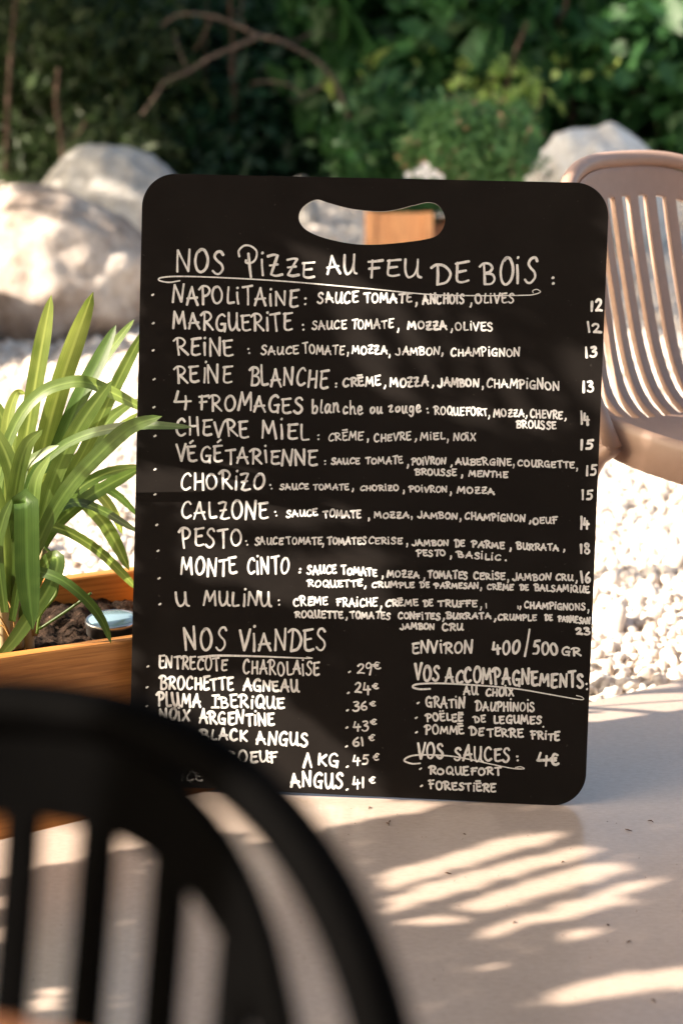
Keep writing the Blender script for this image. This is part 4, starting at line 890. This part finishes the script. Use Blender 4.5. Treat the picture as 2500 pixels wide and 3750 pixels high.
GAP_C = [[(2315,1560),(2410,1560),(2425,1740),(2325,1740)], [(2440,1560),(2560,1570),(2560,1790),(2450,1790)], [(2020,600),(2120,600),(2100,700),(2020,700)]]
CHP = [(1990,540),(2700,520),(2700,1850),(1990,1850)]
SX = -1.35; SD = -SV
cells = []
st = .009
for y in np.arange(.55, 2.75, st):
    for z in np.arange(.25, 2.15, st):
        p = np.array([SX, y, z]); q = None
        t = ((BO-p)@BN)/(SD@BN); h = p+SD*t; u, v_ = (h-BO)@BR, (h-BO)@BU
        blk = False
        if U0-.002 < u < U1+.002 and V0 < v_ < V1+.002:
            px, py = proj(h); blk = not any(poly_in(g_, px, py) for g_ in GAP_B)
            if not blk:
                for (a0, a1) in BAR_B:
                    a0, a1 = np.array(a0, float), np.array(a1, float); dd = a1-a0; tt = np.clip(((px, py)-a0)@dd/(dd@dd), 0, 1)
                    if np.hypot(*((px, py)-a0-dd*tt)) < (30 if a0[1] < 1700 else 15): blk = True
        else:
            t2 = -p[2]/SD[2]; h = p+SD*t2
            if h[1] < edge_y(h[0]) and h[1] > 1.1 and h[0] > -.75 and h[0] < .75:
                px, py = proj(h); blk = not any(poly_in(g_, px, py) for g_ in GAP_F) and not (py < 2960-.05*(2100-px) and px < 2150) and not (py < 2760)
            else:
                hit = False; lit = False
                for yy in (2.5, 2.6, 2.67, 2.71, 2.75, 2.85, 3.0):
                    t3 = (yy-p[1])/SD[1]; h = p+SD*t3
                    if 0 < t3 < 4.5 and h[2] > -.05:
                        px, py = proj(h)
                        if poly_in(CHP, px, py):
                            hit = True
                            if yy in (2.67, 2.71) and any(poly_in(g_, px, py) for g_ in GAP_C[:2]): lit = True
                            if yy == 2.75 and poly_in(GAP_C[2], px, py): lit = True
                blk = hit and not lit
        if blk: cells.append((SX, y, z))  # leaves set cell by cell so the gaps cast chosen sun patches
Cc = np.array(cells); r = np.random.default_rng(3)
Cc = Cc+r.normal(0, .0018, Cc.shape)+SV[None]*r.uniform(-.03, .03, (len(Cc), 1))
n = len(Cc); d = r.normal(size=(n, 3)); nrm = SV[None]+r.normal(0, .25, (n, 3)); b = np.cross(d, nrm); b /= np.linalg.norm(b, axis=1)[:, None]; u = np.cross(nrm, b); u /= np.linalg.norm(u, axis=1)[:, None]
L = .0097; v = np.stack([Cc-u*L, Cc+b*L*.9, Cc+u*L, Cc-b*L*.9], 1).reshape(-1, 3); f = (np.arange(n)*4)[:, None]+np.arange(4)[None]
tr = empty('vine_trellis', (SX, 1.5, 0), 0, 'vine-covered trellis left of the terrace that shades the board and floor', 'trellis')
o = mk_np('vine_leaves', v-np.array([SX, 1.5, 0]), f, M['vine'], tr, False)
mk('post', *tube([(-.06, -1.15, 0), (-.06, -1.15, 2.3)], .03, 10), M['bark'], tr); mk('post', *tube([(-.06, 1.45, -.05), (-.06, 1.45, 2.3)], .03, 10), M['bark'], tr)
mk('rail', *tube([(-.06, -1.2, 2.25), (-.06, 1.5, 2.25)], .022, 10), M['bark'], tr)

def shade_tree(label, c, r3, n, clumps, spread, size, seed, tx):
    root = empty('broadleaf_tree', (tx[0], tx[1], -.05), 0, label, 'tree')  # unseen tree, added for the shade it throws
    off_ = np.array(root.location); P, nm_, s_, cc = crown(np.array(c)-off_, r3, n, clumps, spread, seed, size, .25, .1)
    v, f = leaves(P, nm_, s_, .7, seed); mk_np('crown', v, f, M['broad'], root, True)
    c0 = np.array(c)-off_; stt = [tube(smooth([(0, 0, 0), (.05, .02, c0[2]*.5), c0], 14), list(np.linspace(.13, .05, 15)), 10)]
    for k in range(10): stt.append(tube(smooth([c0*.75, (c0*.75+cc[k])/2+np.array([0, 0, .1]), cc[k]], 8), list(np.linspace(.04, .01, 9)), 6))
    mk('trunk', *join(stt), M['bark'], root); return root
shade_tree('broad-crowned tree left of the garden that shades the far gravel', (-3.4, 6.6, 3.08), (1.2, 1.7, .82), 16000, 200, .2, .13, 71, (-4.0, 6.9))
shade_tree('tall tree left of the hedge that keeps it in shade', (-3.6, 9.8, 3.1), (1.2, 1.5, 1.4), 6000, 110, .22, .14, 72, (-4.2, 10.0))

# added unseen behind the camera: dark timber and a roof that cut fill light
wl = empty('restaurant_wall', (.6, -1.6, 0), 0, 'dark timber restaurant front standing behind the camera at the back of the terrace', 'wall')
mk('facade', *box(-3.4, 3.6, -.12, 0, 0, 3.2), M['facade'], wl, False)
mk('awning_roof', *box(-3.2, 3.4, .01, 1.9, 2.62, 2.68), M['facade'], wl, False)
for x in (-3.1, 3.3): mk('awning_post', *tube([(x, 1.8, 0), (x, 1.8, 2.61)], .04, 12), M['bark'], wl)
